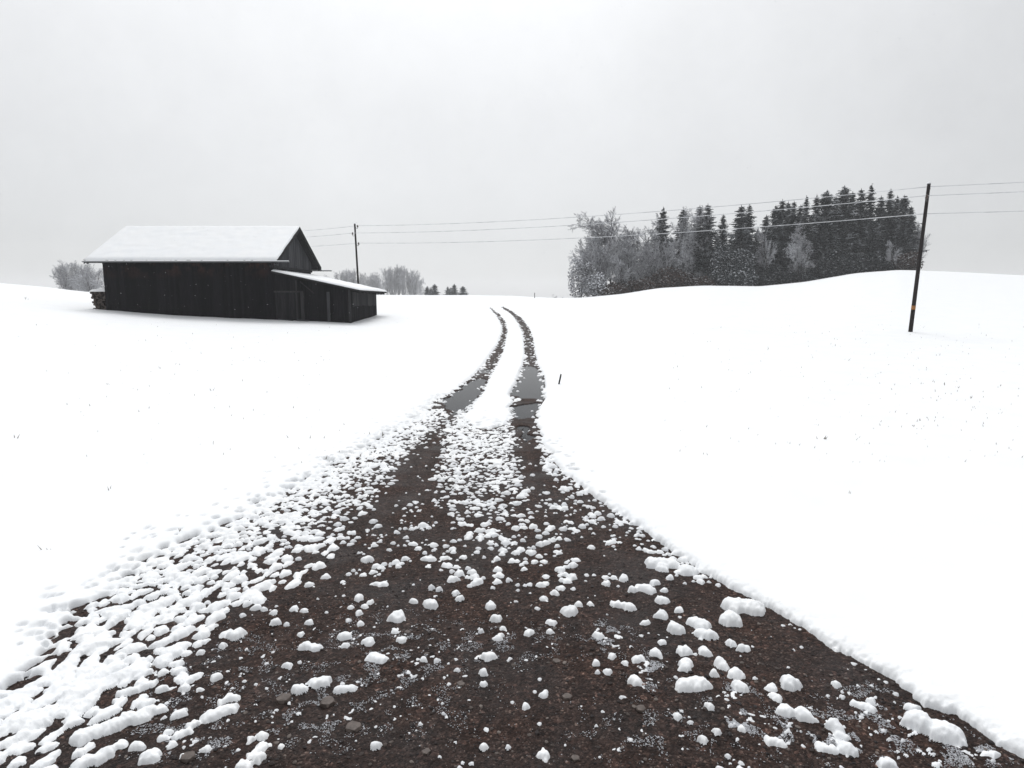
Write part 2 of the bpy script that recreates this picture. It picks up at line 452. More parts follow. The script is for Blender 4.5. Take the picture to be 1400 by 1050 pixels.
puddle_px = {
 'a': [(601, 548), (612, 543), (625, 534), (640, 523), (654, 517), (667, 519), (666, 525), (661, 537), (651, 549), (640, 559), (634, 571), (622, 570), (612, 560)],
 'b': [(712, 503), (720, 500.5), (733, 502), (743, 514), (746, 527), (745, 547), (728, 546.5), (710, 543.5), (694, 540), (702, 527)],
 'c': [(699, 556), (716, 553), (737, 550.5), (736, 560), (728, 571), (708, 575), (697, 568)],
 'd': [(710, 584), (722, 582), (727, 596), (721, 611), (711, 600)],
 'e': [(657, 504.5), (672, 505), (670, 511), (655, 511)]}
PUD = {k: G(v) for k, v in puddle_px.items()}
WATER_Z = 0.0
def road_z(X, Y):
    z = terr(X, Y)
    z = z + 0.012 * fbm(X * 1.7, Y * 1.7, 3) * np.exp(-Y / 30) + 0.0035 * fbm(X * 22, Y * 22, 2) * (Y < 10)
    return z
def carve(X, Y, z):
    sel = (Y > 8) & (Y < 25) & (np.abs(X) < 4)
    if sel.any():
        xs, ys, zs = X[sel], Y[sel], z[sel]
        for k, P in PUD.items():
            s = poly_sd(xs, ys, P) + 0.10 * fbm(xs * 3.2, ys * 2.2, 4)
            w = np.clip(0.5 - s / 0.16, 0, 1); w = w * w * (3 - 2 * w)
            zs = zs * (1 - w) + w * (WATER_Z - 0.035)
            # low rim so the water is held
            rim = np.exp(-(s / 0.22) ** 2) * (s > 0)
            zs = np.where(rim > 0.05, np.maximum(zs, WATER_Z + 0.004 + 0.012 * rim), zs) * (s > 0.0) + zs * (s <= 0.0)
        z = z.copy(); z[sel] = zs
    return z

# ---- lumps of snow that lie on the gravel
blobs = []      # x, y, rx (across), ry (along), angle, height
def add_blob(x, y, rx, ry, ang, h): blobs.append((x, y, rx, ry, ang, h))
def lump(px, py, rpx, el=1.0, ang=None, parts=None):
    """one hand-placed lump: photo pixel, half width in pixels, elongation, direction (deg) on the ground"""
    g = ground(px, py + rpx * 0.45)[0]
    r = rpx / FPX * math.hypot(g[1], EYE) * 0.98
    n = parts if parts else (1 if rpx < 6 else random.choice([1, 2, 2, 3]) if el < 1.3 else 3)
    a = math.radians(ang if ang is not None else random.uniform(0, 180))
    if n == 1:
        add_blob(g[0], g[1], r, r * random.uniform(0.8, 0.95), a, r * random.uniform(0.78, 1.0)); return
    if el < 1.3:
        for k in range(n):
            t = random.uniform(0, 2 * math.pi); q = r * random.uniform(0.25, 0.42)
            rr = r * random.uniform(0.62, 0.8)
            add_blob(g[0] + q * math.cos(t), g[1] + q * math.sin(t), rr, rr * random.uniform(0.75, 1), a, rr * random.uniform(0.85, 1.1))
    else:
        m_ = max(3, int(el * 2)); r2 = r / el * 1.05
        for k in range(m_):
            t = (k / (m_ - 1) - 0.5) * 2 * (r - r2 * 0.8)
            wv = random.uniform(-0.3, 0.3) * r2
            rr = r2 * random.uniform(0.8, 1.1)
            add_blob(g[0] + t * math.cos(a) - wv * math.sin(a), g[1] + t * math.sin(a) + wv * math.cos(a), rr, rr, 0, rr * random.uniform(0.75, 0.95))
H = [(489,816,8),(491,837,6),(493,850,8),(506,822,6),(480,830,5),(499,828,5),(476,847,5),(543,841,13),(589,823,11),(566,821,6),(590,802,5),(600,804,5),
(623,809,5),(629,816,6),(671,826,8),(679,844,10),(687,858,5),(684,868,5),(681,871,7),(658,862,4),(669,896,10),(661,918,6),(662,934,5),(625,914,4),(597,901,5),(579,900,5),
(540,863,6),(549,874,7),(504,876,9),(472,868,10),(473,882,6),(393,908,7),(409,938,10),(402,831,7),(416,834,6),(374,836,6),(377,848,8),(392,852,5),(423,850,6),(411,867,5),
(513,1018,7),(664,1020,7),(740,1030,11),(725,865,8),(718,964,4),(744,947,7),(731,945,3),(575,990,3),(360,1004,9),(356,1018,6),(354,1036,10),(385,1020,5),
(753,850,8),(751,861,8),(779,834,12),(791,825,6),(807,824,5),(760,808,8),(744,817,7),(735,832,4),(706,822,3),(817,867,8),(864,804,7),(853,788,8),(830,796,7),(828,788,5),
(783,772,7),(785,786,9),(883,849,8),(904,840,11),(923,856,13),(927,832,7),(905,819,12),(890,805,9),(896,795,9),(908,806,6),(940,777,14),(913,788,7),
(999,843,16),(1040,831,14),(1000,877,9),(1017,884,9),(936,887,13),(964,887,11),(939,906,14),(897,892,10),(905,877,6),(873,900,10),(837,896,6),(855,906,5),(815,905,6),
(831,918,6),(869,927,12),(987,905,12),(973,917,10),(1010,932,14),(1006,918,11),(1054,938,9),(1060,951,10),(1080,931,14),(1074,971,12),(1097,976,13),(1108,983,9),(970,964,7),(924,927,3),
(817,918,4),(719,965,6),(926,978,6),(977,998,7),(1014,995,6),(961,1010,6),(877,868,3),(982,1050,8),(1010,1051,9),(1148,989,17),(1150,1004,9),(1158,1024,14),
(1247,966,9),(1243,974,5),(1359,1030,9),(1216,1044,15),(1191,957,6),(1143,934,6),(264,989,10),(246,973,11),(317,950,9),(273,942,6),(253,940,8),
(223,938,11),(245,929,8),(296,924,9),(244,915,11),(275,891,6),(323,863,14),(187,1018,11),(206,1032,15),(234,1018,8),(221,1008,7),(283,1024,7),(337,1044,14),
(337,825,7),(350,828,9),(377,849,7),(361,832,5),(332,840,5),(343,1010,6),(360,1003,8),(305,882,6),(230,1000,7),(252,1035,6)]
for q in H: lump(q[0], q[1], q[2] * 0.92 if q[0] > 400 else q[2] * 0.85)
HE = [(426, 880, 14, 1.8, 5), (437, 928, 14, 2.0, 12), (473, 937, 13, 1.9, 0), (516, 896, 13, 1.8, 170), (851, 821, 17, 2.6, 150), (906, 764, 21, 2.0, 0), (905, 772, 12, 1.5, 90), (956, 848, 14, 1.5, 150), (966, 862, 13, 1.5, 150), (1016, 822, 22, 1.6, 150), (946, 930, 20, 1.8, 0), (1274, 985, 27, 1.7, 150), (1298, 1004, 16, 1.8, 150), (300, 966, 21.6, 2.76, 40), (312, 952, 13.0, 2.3, 35), (188, 933, 21.6, 2.99, 38), (160, 972, 44.6, 3.91, 40), (128, 1030, 21.6, 2.18, 42), (250, 1000, 10.1, 1.72, 40), (352, 1022, 14.4, 2.76, 70), (114, 1021, 11.5, 1.84, 60), (200, 968, 21.6, 3.45, 40), (880, 800, 12, 1.5, 160), (1130, 1020, 12, 2, 150), (1180, 960, 14, 2.4, 150), (1060, 1010, 12, 2, 150)]
for q in HE: lump(q[0], q[1], q[2], q[3], q[4])

def in_poly(x, y, P):
    c = False; n = len(P)
    for i in range(n):
        x0, y0 = P[i]; x1, y1 = P[(i + 1) % n]
        if (y0 > y) != (y1 > y) and x < (x1 - x0) * (y - y0) / (y1 - y0) + x0: c = not c
    return c
Z_left = [(-260, 1250), (-100, 1050), (30, 960), (75, 905), (110, 850), (170, 800), (240, 752), (330, 712), (400, 672), (450, 642), (500, 617), (548, 588), (600, 553), (612, 572),
          (585, 596), (560, 616), (540, 645), (528, 672), (500, 705), (470, 742), (425, 785), (345, 822), (300, 868), (250, 930), (190, 985), (120, 1060), (0, 1250)]
Z_mid = [(612, 585), (636, 560), (668, 556), (694, 556), (700, 590), (703, 640), (716, 665), (722, 700), (700, 716), (640, 722), (600, 705), (596, 660), (603, 630)]
Z_med = [(560, 690), (600, 680), (722, 660), (800, 655), (838, 690), (850, 740), (846, 800), (770, 812), (690, 800), (650, 800), (600, 775), (545, 790), (500, 800), (450, 812), (430, 800), (480, 740), (530, 705)]
Z_rut = [(560, 640), (610, 580), (632, 575), (618, 610), (600, 650), (590, 690), (540, 700), (530, 680)]
Z_rut2 = [(700, 590), (735, 590), (742, 620), (735, 655), (712, 650), (702, 630)]
dirs = G([(160, 990), (240, 930), (450, 700), (520, 660)])
ang_left = math.atan2(dirs[1][1] - dirs[0][1], dirs[1][0] - dirs[0][0])
cand_n = 26000
Rp = G(R_edge)[12:]
Lp = G(L_edge)[1:15]
def seg_dist(x, y, P):
    d = 1e9
    for i in range(len(P) - 1):
        x0, y0 = P[i]; x1, y1 = P[i + 1]
        ex, ey = x1 - x0, y1 - y0
        t = max(0, min(1, ((x - x0) * ex + (y - y0) * ey) / (ex * ex + ey * ey + 1e-9)))
        d = min(d, math.hypot(x - x0 - t * ex, y - y0 - t * ey))
    return d
powder_zones = [(500, 870, 90, 45), (445, 945, 80, 45), (540, 905, 60, 35), (420, 985, 90, 40), (585, 880, 70, 40), (330, 900, 60, 40), (888, 920, 24, 22), (1000, 955, 30, 20), (1010, 990, 30, 20),
                (1180, 960, 60, 35), (1085, 1000, 50, 30), (1240, 1000, 60, 30), (1330, 1030, 60, 20), (240, 950, 70, 60), (1150, 1010, 50, 30), (700, 880, 80, 30), (830, 870, 30, 20), (260, 1010, 80, 30), (560, 960, 120, 50), (890, 1000, 120, 40)]
mod = lambda x, y: float(fbm(np.array([x * 1.4]), np.array([y * 1.4]), 2)[0])
A_tot = (2.3 + 3.4) * (14.5 - 2.2)
DMAX = 700.0
cells = {}
for (bx, by, rx, ry, an_, hh) in blobs: cells.setdefault((int(bx / 0.12), int(by / 0.12)), []).append((bx, by, min(rx, ry), max(rx, ry) / min(rx, ry)))
for _ in range(int(A_tot * DMAX)):
    x = random.uniform(-3.4, 2.3); y = random.uniform(2.2, 14.5)
    px, py = to_px(x, y, 0.0)
    if not (-260 < px < 1500 and 560 < py < 1200): continue
    roll = random.random() * DMAX
    px += random.gauss(0, 9) * min(1.6, max(0.5, (py - 500) / 200)); py += random.gauss(0, 7)
    dens = 0; r0_, r1_ = 0.02, 0.04; el = 1.0; an = 0.0; pack = 0.0
    if in_poly(px, py, Z_left):
        dl = seg_dist(x, y, Lp)
        dens = (560 + 200 * mod(x, y)) * max(0.12, min(1.0, 1.25 - dl * (0.75 if py > 720 else 0.9)))
        pack = 0.60 + 0.28 * min(dl / 0.9, 1.0) + 0.34 * mod(x * 2 + 9, y * 2)
        if dl < 0.22: pack = 0.55
        k = max(0.0, min(1.0, (py - 680) / 220))
        r0_, r1_ = 0.015 + 0.012 * k, 0.040 + 0.026 * k
        el = random.uniform(1.0, 1.5 + 1.1 * k); an = ang_left + random.gauss(0, 0.35) if py > 740 else random.uniform(-0.3, 0.7)
    elif in_poly(px, py, Z_mid):
        dens = 620 * min(1.0, max(0.10, (735 - py) / 130)) + 160 * mod(x * 1.5, y); pack = 0.70 + 0.3 * max(0, (py - 580) / 140); r0_, r1_ = 0.013, 0.040; el = random.uniform(1, 1.5)
    elif in_poly(px, py, Z_rut): dens = 14; r0_, r1_ = 0.012, 0.025
    elif in_poly(px, py, Z_rut2): dens = 12; r0_, r1_ = 0.012, 0.024
    elif in_poly(px, py, Z_med):
        dens = max(10, 95 + 170 * mod(x * 1.6, y * 1.6)); pack = 0.72; r0_, r1_ = 0.011, 0.042
    elif x < 0 and seg_dist(x, y, Lp) < 0.16: dens = 500; pack = 0.66; r0_, r1_ = 0.015, 0.045; el = random.uniform(1, 1.6); an = ang_left
    else:
        dr = seg_dist(x, y, Rp)
        if dr < 0.32 and py < 800: dens = 420 * (1 - dr / 0.34) ** 1.3; pack = 0.72; r0_, r1_ = 0.014, 0.042
        elif dr < 0.10: dens = 40; r0_, r1_ = 0.008, 0.024
        elif py > 640: dens = max(3, 18 + 26 * mod(x, y)); r0_, r1_ = 0.005, 0.013
    if roll > dens: continue
    r = r0_ + (r1_ - r0_) * random.random() ** 1.9
    if pack > 0:      # lumps sit close but keep dark joints between them
        cx, cy = int(x / 0.12), int(y / 0.12); hit = False
        ca, sa = math.cos(an), math.sin(an)
        for ix in (cx - 1, cx, cx + 1):
            for iy in (cy - 1, cy, cy + 1):
                for (qx, qy, qr, qe) in cells.get((ix, iy), ()):
                    ax = ((qx - x) * ca + (qy - y) * sa) / (0.5 * (el + qe)); ay = -(qx - x) * sa + (qy - y) * ca
                    if math.hypot(ax, ay) < pack * (r + qr): hit = True
        if hit: continue
        cells.setdefault((cx, cy), []).append((x, y, r, el))
    add_blob(x, y, r * el, r, an, r * random.uniform(0.6, 0.9) * (1 if el < 1.5 else 0.9))
    if r > 0.02 and random.random() < 0.35:          # lumps lean on each other
        t = random.uniform(0, 6.28); q = r * random.uniform(0.7, 1.2)
        add_blob(x + q * math.cos(t), y + q * math.sin(t) * 0.8, r * random.uniform(0.5, 0.8), r * 0.6, an, r * 0.7)
for _ in range(1500):
    z_ = random.choice(powder_zones)
    px = random.gauss(z_[0], z_[2] * 0.5); py = random.gauss(z_[1], z_[3] * 0.5)
    if py < 760 or py > 1130: continue
    u_, s_ = ray(px, py); yq = -EYE / float(s_); xq = float(u_) * yq
    if float(fbm(np.array([xq * 11]), np.array([yq * 11]), 3)[0]) < 0.18: continue
    r = random.uniform(0.0035, 0.008)
    add_blob(xq, yq, r * random.uniform(1, 2), r, random.uniform(0, 3), r * random.uniform(0.5, 0.8))
# scalloped margins of the two wheel tracks further up and of the water
for P, yr, dn in ((G(L_edge)[12:], None, 9), (G(L_in), None, 8), (G(R_in), None, 8), (G(R_edge)[:14], None, 9)):
    for i in range(len(P) - 1):
        a, b_ = P[i], P[i + 1]; Ls = np.linalg.norm(b_ - a)
        for k in range(int(Ls * dn * (1.0 if a[1] < 22 else 0.55))):
            t = random.random(); q = a + (b_ - a) * t + np.array([random.gauss(0, 0.07), random.gauss(0, 0.07)])
            r = random.uniform(0.015, 0.045) * (1 + q[1] / 60)
            add_blob(q[0], q[1], r, r * random.uniform(0.8, 1.6), random.uniform(0, 3), r * 0.8)
# grit of snow inside the far wheel tracks
for A, B_ in ((G(L_edge)[16:25], G(L_in)[:9][::-1]), (G(R_in)[6:14], G(R_edge)[:7][::-1])):
    for k in range(230):
        t = random.random(); i = t * (len(A) - 1); ia = int(i); fa = i - ia
        a = A[ia] * (1 - fa) + A[min(ia + 1, len(A) - 1)] * fa
        j = t * (len(B_) - 1); jb = int(j); fb = j - jb
        b_ = B_[jb] * (1 - fb) + B_[min(jb + 1, len(B_) - 1)] * fb
        w = random.random(); w = w * w * 0.5 if random.random() < 0.5 else 1 - w * w * 0.5
        q = a * (1 - w) + b_ * w
        r = random.uniform(0.012, 0.035) * (0.6 + q[1] / 45)
        add_blob(q[0], q[1], r, r * 1.4, random.uniform(0, 3), r * 0.5)
# pits in the solid snow near the left margin
pits = []
def dig(P, cnt, spread, nx_, ny_, ang, size=1.0, inward=0.06):
    for k in range(cnt):
        i = random.randrange(len(P) - 1); t = random.random()
        q = P[i] * (1 - t) + P[i + 1] * t
        off = random.expovariate(1 / spread) + inward
        q = q + np.array([nx_, ny_]) * off
        r = random.uniform(0.012, 0.030) * size * (1.0 if off < 0.25 else 0.75)
        pits.append((q[0], q[1], r * random.uniform(1.1, 2.2), r, ang + random.uniform(-0.5, 0.5), random.uniform(0.04, 0.12) * (1.0 if off < 0.35 else 0.5)))
dig(Lp, 330, 0.26, -0.62, 0.55, ang_left)
dig(G(L_edge)[9:14], 80, 0.14, -0.9, 0.2, 0.4, 1.1)
dig(G(R_edge)[12:15], 24, 0.09, 0.9, 0.2, -0.3, 0.7)
dig(G(C_tip), 50, 0.45, 0.0, 0.9, 0.0, 1.1)
def snow_lowfreq(X, Y):
    return 0.020 * fbm(X * 0.45, Y * 0.45, 2) + 0.0045 * fbm(X * 2.6, Y * 2.6, 2)

def cover(X, Y, S, du, dv, u0, v0):
    """depth of the snow above the ground on the (u, ln Y) grid; X, Y are (rows, cols)"""
    n1 = fbm(X * 13, Y * 13, 2); n2 = fbm(X * 4.5 + 5, Y * 4.5, 2)
    left = np.clip((-X - 0.02 * Y) / 0.4, 0, 1) * (Y < 16)      # the left margin frays, the right one is a crisp bank
    s = S + ((0.010 + 0.010 * (X < 0.2)) * n1 + 0.022 * n2 + 0.035 * fbm(X * 1.9, Y * 1.9, 2) * (Y < 13)) * (1 + Y / 60) + left * (0.055 * fbm(X * 8, Y * 8, 2) - 0.01)
    T = 0.066 + 0.012 * n2 * np.exp(-np.maximum(S, 0) / 0.25)
    tip = G(C_tip)[1]
    rim = 0.11 + 0.04 * n2 + 0.28 * left + 0.5 * np.exp(-((X - tip[0]) / 0.5) ** 2 - ((Y - tip[1] - 0.4) / 1.6) ** 2)
    s = s + 0.010 * fbm(X * 27, Y * 27, 2) * (Y < 12)
    h = T * np.sqrt(np.clip(s / rim, 0, 1) * (2 - np.clip(s / rim, 0, 1)))
    h = np.where(s < 0, np.maximum(s * 1.2, -0.03), h)
    nr, nc = X.shape
    hb = np.full(X.shape, -0.03)
    wx = 0.0075 * fbm(X * 30, Y * 30, 2); wy = 0.0075 * fbm(X * 30 + 40, Y * 30 + 7, 2)
    lumpy = 1 + 0.12 * fbm(X * 36 + 3, Y * 36, 2)
    for (bx, by, rx, ry, an, hh) in blobs:
        R = max(rx, ry) * 1.25
        if by - R < 0.5: continue
        i0 = int((math.log(by - R) - v0) / dv); i1 = int((math.log(by + R) - v0) / dv) + 2
        ul = min((bx - R) / (by - R), (bx - R) / (by + R)); uh = max((bx + R) / (by - R), (bx + R) / (by + R))
        j0 = int((ul - u0) / du); j1 = int((uh - u0) / du) + 2
        i0 = max(i0, 0); j0 = max(j0, 0); i1 = min(i1, nr); j1 = min(j1, nc)
        if i1 - i0 < 1 or j1 - j0 < 1: continue
        kw = min(1.0, R / 0.035)
        xs = X[i0:i1, j0:j1] - bx + wx[i0:i1, j0:j1] * kw; ys = Y[i0:i1, j0:j1] - by + wy[i0:i1, j0:j1] * kw
        c, s_ = math.cos(an), math.sin(an)
        a = (xs * c + ys * s_) / rx; b_ = (-xs * s_ + ys * c) / ry
        q = a * a + b_ * b_
        # uneven outline
        q = q * (1 + 0.22 * np.sin(3 * np.arctan2(b_, a) + bx * 57) + 0.12 * np.sin(5 * np.arctan2(b_, a) + by * 91))
        z = np.where(q < 1, hh * lumpy[i0:i1, j0:j1] * np.clip(1 - q, 0, 1) ** 0.48, -0.5 * hh * (q - 1))
        z = np.maximum(z, -0.03)
        w = hb[i0:i1, j0:j1]
        k = 0.012
        hm = np.clip(0.5 + 0.5 * (z - w) / k, 0, 1)
        sm = w * (1 - hm) + z * hm + k * hm * (1 - hm) * (np.minimum(z, w) > -0.012)
        hb[i0:i1, j0:j1] = sm
    k = 0.018
    hm = np.clip(0.5 + 0.5 * (hb - h) / k, 0, 1)
    h = h * (1 - hm) + hb * hm + k * hm * (1 - hm) * (np.minimum(hb, h) > -0.01)
    for (bx, by, rx, ry, an, hh) in pits:
        R = max(rx, ry) * 2.2
        i0 = int((math.log(by - R) - v0) / dv); i1 = int((math.log(by + R) - v0) / dv) + 2
        ul = min((bx - R) / (by - R), (bx - R) / (by + R)); uh = max((bx + R) / (by - R), (bx + R) / (by + R))
        j0 = max(int((ul - u0) / du), 0); j1 = min(int((uh - u0) / du) + 2, nc); i0 = max(i0, 0); i1 = min(i1, nr)
        if i1 - i0 < 1 or j1 - j0 < 1: continue
        xs = X[i0:i1, j0:j1] - bx; ys = Y[i0:i1, j0:j1] - by
        c, s_ = math.cos(an), math.sin(an)
        q = ((xs * c + ys * s_) / rx) ** 2 + ((-xs * s_ + ys * c) / ry) ** 2
        h[i0:i1, j0:j1] -= hh * np.exp(-q * 0.9)
    h += np.where(h > 0.004, (0.0016 * fbm(X * 34, Y * 34, 2) + 0.006 * fbm(X * 12, Y * 12, 2)) * (Y < 12) * np.exp(-np.maximum(S, 0) / 0.3), 0)
    return np.maximum(h, -0.03)

def components(mask):
    """label connected cells of a boolean array (run based union-find)"""
    nr, nc = mask.shape
    lab = np.zeros(mask.shape, np.int32); par = [0]
    def find(a):
        while par[a] != a:
            par[a] = par[par[a]]; a = par[a]
        return a
    prev = []
    for i in range(nr):
        m_ = np.concatenate([[0], mask[i].astype(np.int8), [0]]); d = np.diff(m_)
        st = np.nonzero(d == 1)[0]; en = np.nonzero(d == -1)[0]
        cur = []; p = 0
        for a, b_ in zip(st.tolist(), en.tolist()):
            l = 0
            while p < len(prev) and prev[p][1] < a: p += 1
            q = p
            while q < len(prev) and prev[q][0] <= b_:
                f = find(prev[q][2])
                if l == 0: l = f
                else:
                    g = find(l)
                    if g != f: par[max(g, f)] = min(g, f); l = min(g, f)
                q += 1
            if l == 0: par.append(len(par)); l = len(par) - 1
            cur.append((a, b_, l)); lab[i, a:b_] = l
        prev = cur
    root = np.array([find(k) for k in range(len(par))], np.int32)
    return root[lab]

bands = [  # u range, Y range, du, dv
    (-1.45, 1.45, 2.15, 5.6, 0.00135, 0.0022),
    (-0.75, 0.60, 5.6, 13.0, 0.00155, 0.0030),
    (-0.30, 0.20, 13.0, 78.0, 0.0016, 0.0046)]
FINE = 0.85
snow_v, snow_f, road_v, road_f = [], [], [], []
nv_s = nv_r = 0
clump_list = []
for bi, (ua, ub, ya, yb, du, dv) in enumerate(bands):
    va = math.log(ya)
    nrow = int(round((math.log(yb) - va) / dv)) + 1; dv = (math.log(yb) - va) / (nrow - 1)
    ncol = int(round((ub - ua) / du)) + 1; du = (ub - ua) / (ncol - 1)
    u = ua + du * np.arange(ncol); v = va + dv * np.arange(nrow)
    Yg = np.exp(v)[:, None] * np.ones(ncol)[None, :]; Xg = u[None, :] * Yg
    S = poly_sd(Xg, Yg, BARE)
    h = cover(Xg, Yg, S, du, dv, ua, va)
    T = terr(Xg, Yg)
    low = snow_lowfreq(Xg, Yg)
    Zr = carve(Xg, Yg, road_z(Xg, Yg))
    w = np.clip(S / 0.6 + 0.2, 0, 1)
    Zs = T + h + low * w
    Zs = np.where(h <= -0.012, Zr - 0.03, Zs)
    Zs = np.where((h > -0.012) & (S < 0.1), np.maximum(Zs, Zr + h * 0.9), Zs)
    idx = np.arange(nrow * ncol).reshape(nrow, ncol)
    quad = np.stack([idx[:-1, :-1], idx[:-1, 1:], idx[1:, 1:], idx[1:, :-1]], -1)
    pos = h > 0.002
    qpos = pos[:-1, :-1] | pos[:-1, 1:] | pos[1:, 1:] | pos[1:, :-1]
    lab = components(pos)
    big = set(np.unique(lab[(S > 0.45) & pos]).tolist())
    if bi > 0:
        big |= set(np.unique(lab[0][pos[0]]).tolist())   # joined to the near band
    ql = np.maximum(np.maximum(lab[:-1, :-1], lab[:-1, 1:]), np.maximum(lab[1:, 1:], lab[1:, :-1]))
    nearq = S[:-1, :-1] < FINE
    isbig = np.isin(ql, list(big)) & qpos & nearq
    if bi < len(bands) - 1: big_top = None
    allv = np.stack([Xg, Yg, Zs], -1).reshape(-1, 3)
    F = quad[isbig]
    used = np.unique(F); rem = np.full(nrow * ncol, -1, np.int64); rem[used] = np.arange(len(used))
    snow_v.append(allv[used]); snow_f.append(rem[F] + nv_s); nv_s += len(used)
    # road mesh: bare ground and a margin under the snow
    need = (S < 0.55) if bi == 0 else (S < 0.5)
    qr = need[:-1, :-1] & need[1:, 1:]
    cst = 1
    F = quad[qr]
    rv = np.stack([Xg, Yg, Zr - np.clip(S - 0.05, 0, 0.5) * 0.05], -1).reshape(-1, 3)
    used = np.unique(F); rem[:] = -1; rem[used] = np.arange(len(used))
    road_v.append(rv[used]); road_f.append(rem[F] + nv_r); nv_r += len(used)
    # separate lumps
    sm = qpos & ~np.isin(ql, list(big))
    F = quad[sm]; FL = ql[sm]
    order = np.argsort(FL, kind='stable'); F = F[order]; FL = FL[order]
    cuts = np.nonzero(np.diff(FL))[0] + 1
    for Fc in np.split(F, cuts):
        if len(Fc) < 2: continue
        us = np.unique(Fc); vs = allv[us]
        rem[us] = np.arange(len(us))
        clump_list.append((len(Fc), vs, rem[Fc].copy()))

snow_main = (np.concatenate(snow_v), np.concatenate(snow_f))
# coarse snow sheet round the finely built ground: rest of the field, out to the horizon
def coarse_grid(us, ys):
    Yg = ys[:, None] * np.ones(len(us))[None, :]; Xg = us[None, :] * np.maximum(Yg, 1.0)
    Z = terr(Xg, Yg) + 0.0645 + snow_lowfreq(Xg, Yg) * np.exp(-np.maximum(Yg - 78, 0) / 80)
    idx = np.arange(Xg.size).reshape(Xg.shape)
    quad = np.stack([idx[:-1, :-1], idx[:-1, 1:], idx[1:, 1:], idx[1:, :-1]], -1)
    S = poly_sd(Xg, Yg, BARE)
    dip = np.clip((FINE - 0.1 - S) / 0.1, 0, 1)          # tucks under the finely built margin
    Z = Z - dip * 0.05
    smax = np.maximum(np.maximum(S[:-1, :-1], S[:-1, 1:]), np.maximum(S[1:, 1:], S[1:, :-1]))
    return np.stack([Xg, Yg, Z], -1).reshape(-1, 3), quad[smax > FINE - 0.2]
us_c = np.unique(np.concatenate([np.linspace(-3.0, -1.12, 40), np.linspace(-1.12, -0.3, 182), np.linspace(-0.3, 0.2, 140), np.linspace(0.2, 1.12, 193), np.linspace(1.12, 3.0, 40)]))
ys_c = np.unique(np.concatenate([np.geomspace(2.15, 9.0, 90), np.geomspace(9.0, 78.0, 280), np.geomspace(78.0, 140, 50), np.geomspace(140, 1100, 40)]))
cv, cf = coarse_grid(us_c, ys_c)
V_all = np.concatenate([snow_main[0], cv]); F_all = np.concatenate([snow_main[1], cf + len(snow_main[0])])
# behind and beside the photographer
xs_b = np.concatenate([np.linspace(-60, -2.42, 30), np.linspace(2.42, 60, 30)])
for xa, xb in ((-60, -1.75), (1.9, 60)):
    xs_b = np.linspace(xa, xb, 60); ys_b = np.linspace(-30, 2.2, 40)
    Yb, Xb = np.meshgrid(ys_b, xs_b, indexing='ij')
    Zb = terr(Xb, Yb) + 0.05 - 0.02 * (Yb > 2.0) + 0.01 * fbm(Xb * 0.5, Yb * 0.5, 2)
    ib = np.arange(Xb.size).reshape(Xb.shape)
    qb = np.stack([ib[:-1, :-1], ib[:-1, 1:], ib[1:, 1:], ib[1:, :-1]], -1).reshape(-1, 4)
    F_all = np.concatenate([F_all, qb + len(V_all)])
    V_all = np.concatenate([V_all, np.stack([Xb, Yb, Zb], -1).reshape(-1, 3)])
snow_field = tag(link('snow_field', np_mesh('snow_field', V_all, F_all), M['snow']), kind='structure')
snow_field['label'] = 'rolling meadow under unbroken fresh snow on both sides of the track'
rv = np.concatenate(road_v); rf = np.concatenate(road_f)
bv = np.array([(-2.6, -30, -0.02), (2.6, -30, -0.02), (2.6, 2.2, -0.012), (-2.6, 2.2, -0.012)])
rf = np.concatenate([rf, np.array([[0, 1, 2, 3]]) + len(rv)]); rv = np.concatenate([rv, bv])
road = tag(link('dirt_road', np_mesh('dirt_road', rv, rf), M['road']), kind='structure')
road['label'] = 'wet brown gravel track narrowing to two wheel ruts up the slope'

# water in the wheel ruts
pl = {'a': 'wide grey puddle filling the left wheel rut', 'b': 'largest round grey puddle in the right wheel rut', 'c': 'shallow puddle just below the large right one',
      'd': 'thin film of water in the right rut, nearest the camera', 'e': 'tiny puddle beyond the left rut puddle'}
for k, P in PUD.items():
    c = P.mean(0); me = bpy.data.meshes.new('puddle')
    pts = [c + (p - c) * (1 + 0.24 / max(np.linalg.norm(p - c), 0.1)) for p in P]
    me.from_pydata([(p[0] - c[0], p[1] - c[1], 0) for p in pts], [], [tuple(range(len(pts)))]); me.update()
    o = link('puddle', me, M['water'], loc=(c[0], c[1], WATER_Z))
    tag(o, pl[k], None, 'puddles standing in the wheel ruts', 'structure')

# ------------------------------------------------------------------ separate lumps of snow
def px_area(vs, n):
    c = vs.mean(0); return n * 1.0
clump_list.sort(key=lambda t: -t[0] * (1.0))
info = []
for (n, vs, fs) in clump_list[:300]:
    c = vs.mean(0); a = vs.min(0); b_ = vs.max(0)
    px, py = to_px(c[0], c[1], c[2])
    info.append((n, vs, fs, c, px, py, b_ - a))
def zone(px, py):
    if py < 560: return 'beside the wheel ruts near the puddles'
    if px < 250 and py > 860: return 'at the bottom left, by the thick ragged snow edge'
    if px < 420 and py > 930: return 'on bare gravel in the bottom left corner'
    if px > 1180 and py > 880: return 'in the bottom right corner below the snow bank'
    if px > 850 and py > 880: return 'on bare gravel low on the right'
    if px > 850: return 'beside the straight right snow edge'
    if px < 440 and py < 860: return 'by the ragged left snow edge'
    if px < 620 and py > 860: return 'on bare gravel low left of the middle'
    if py > 860: return 'on bare gravel low in the middle'
    if py < 700 and 590 < px < 715: return 'in the strip between the wheel ruts'
    if py < 700 and px >= 715: return 'by the right wheel rut'
    if py < 700: return 'by the left wheel rut'
    if px < 600: return 'on the gravel left of the middle'
    if px < 730: return 'in the middle of the gravel'
    return 'on the gravel right of the middle'
zs = {}
for i, t in enumerate(info): zs.setdefault(zone(t[4], t[5]), []).append(i)
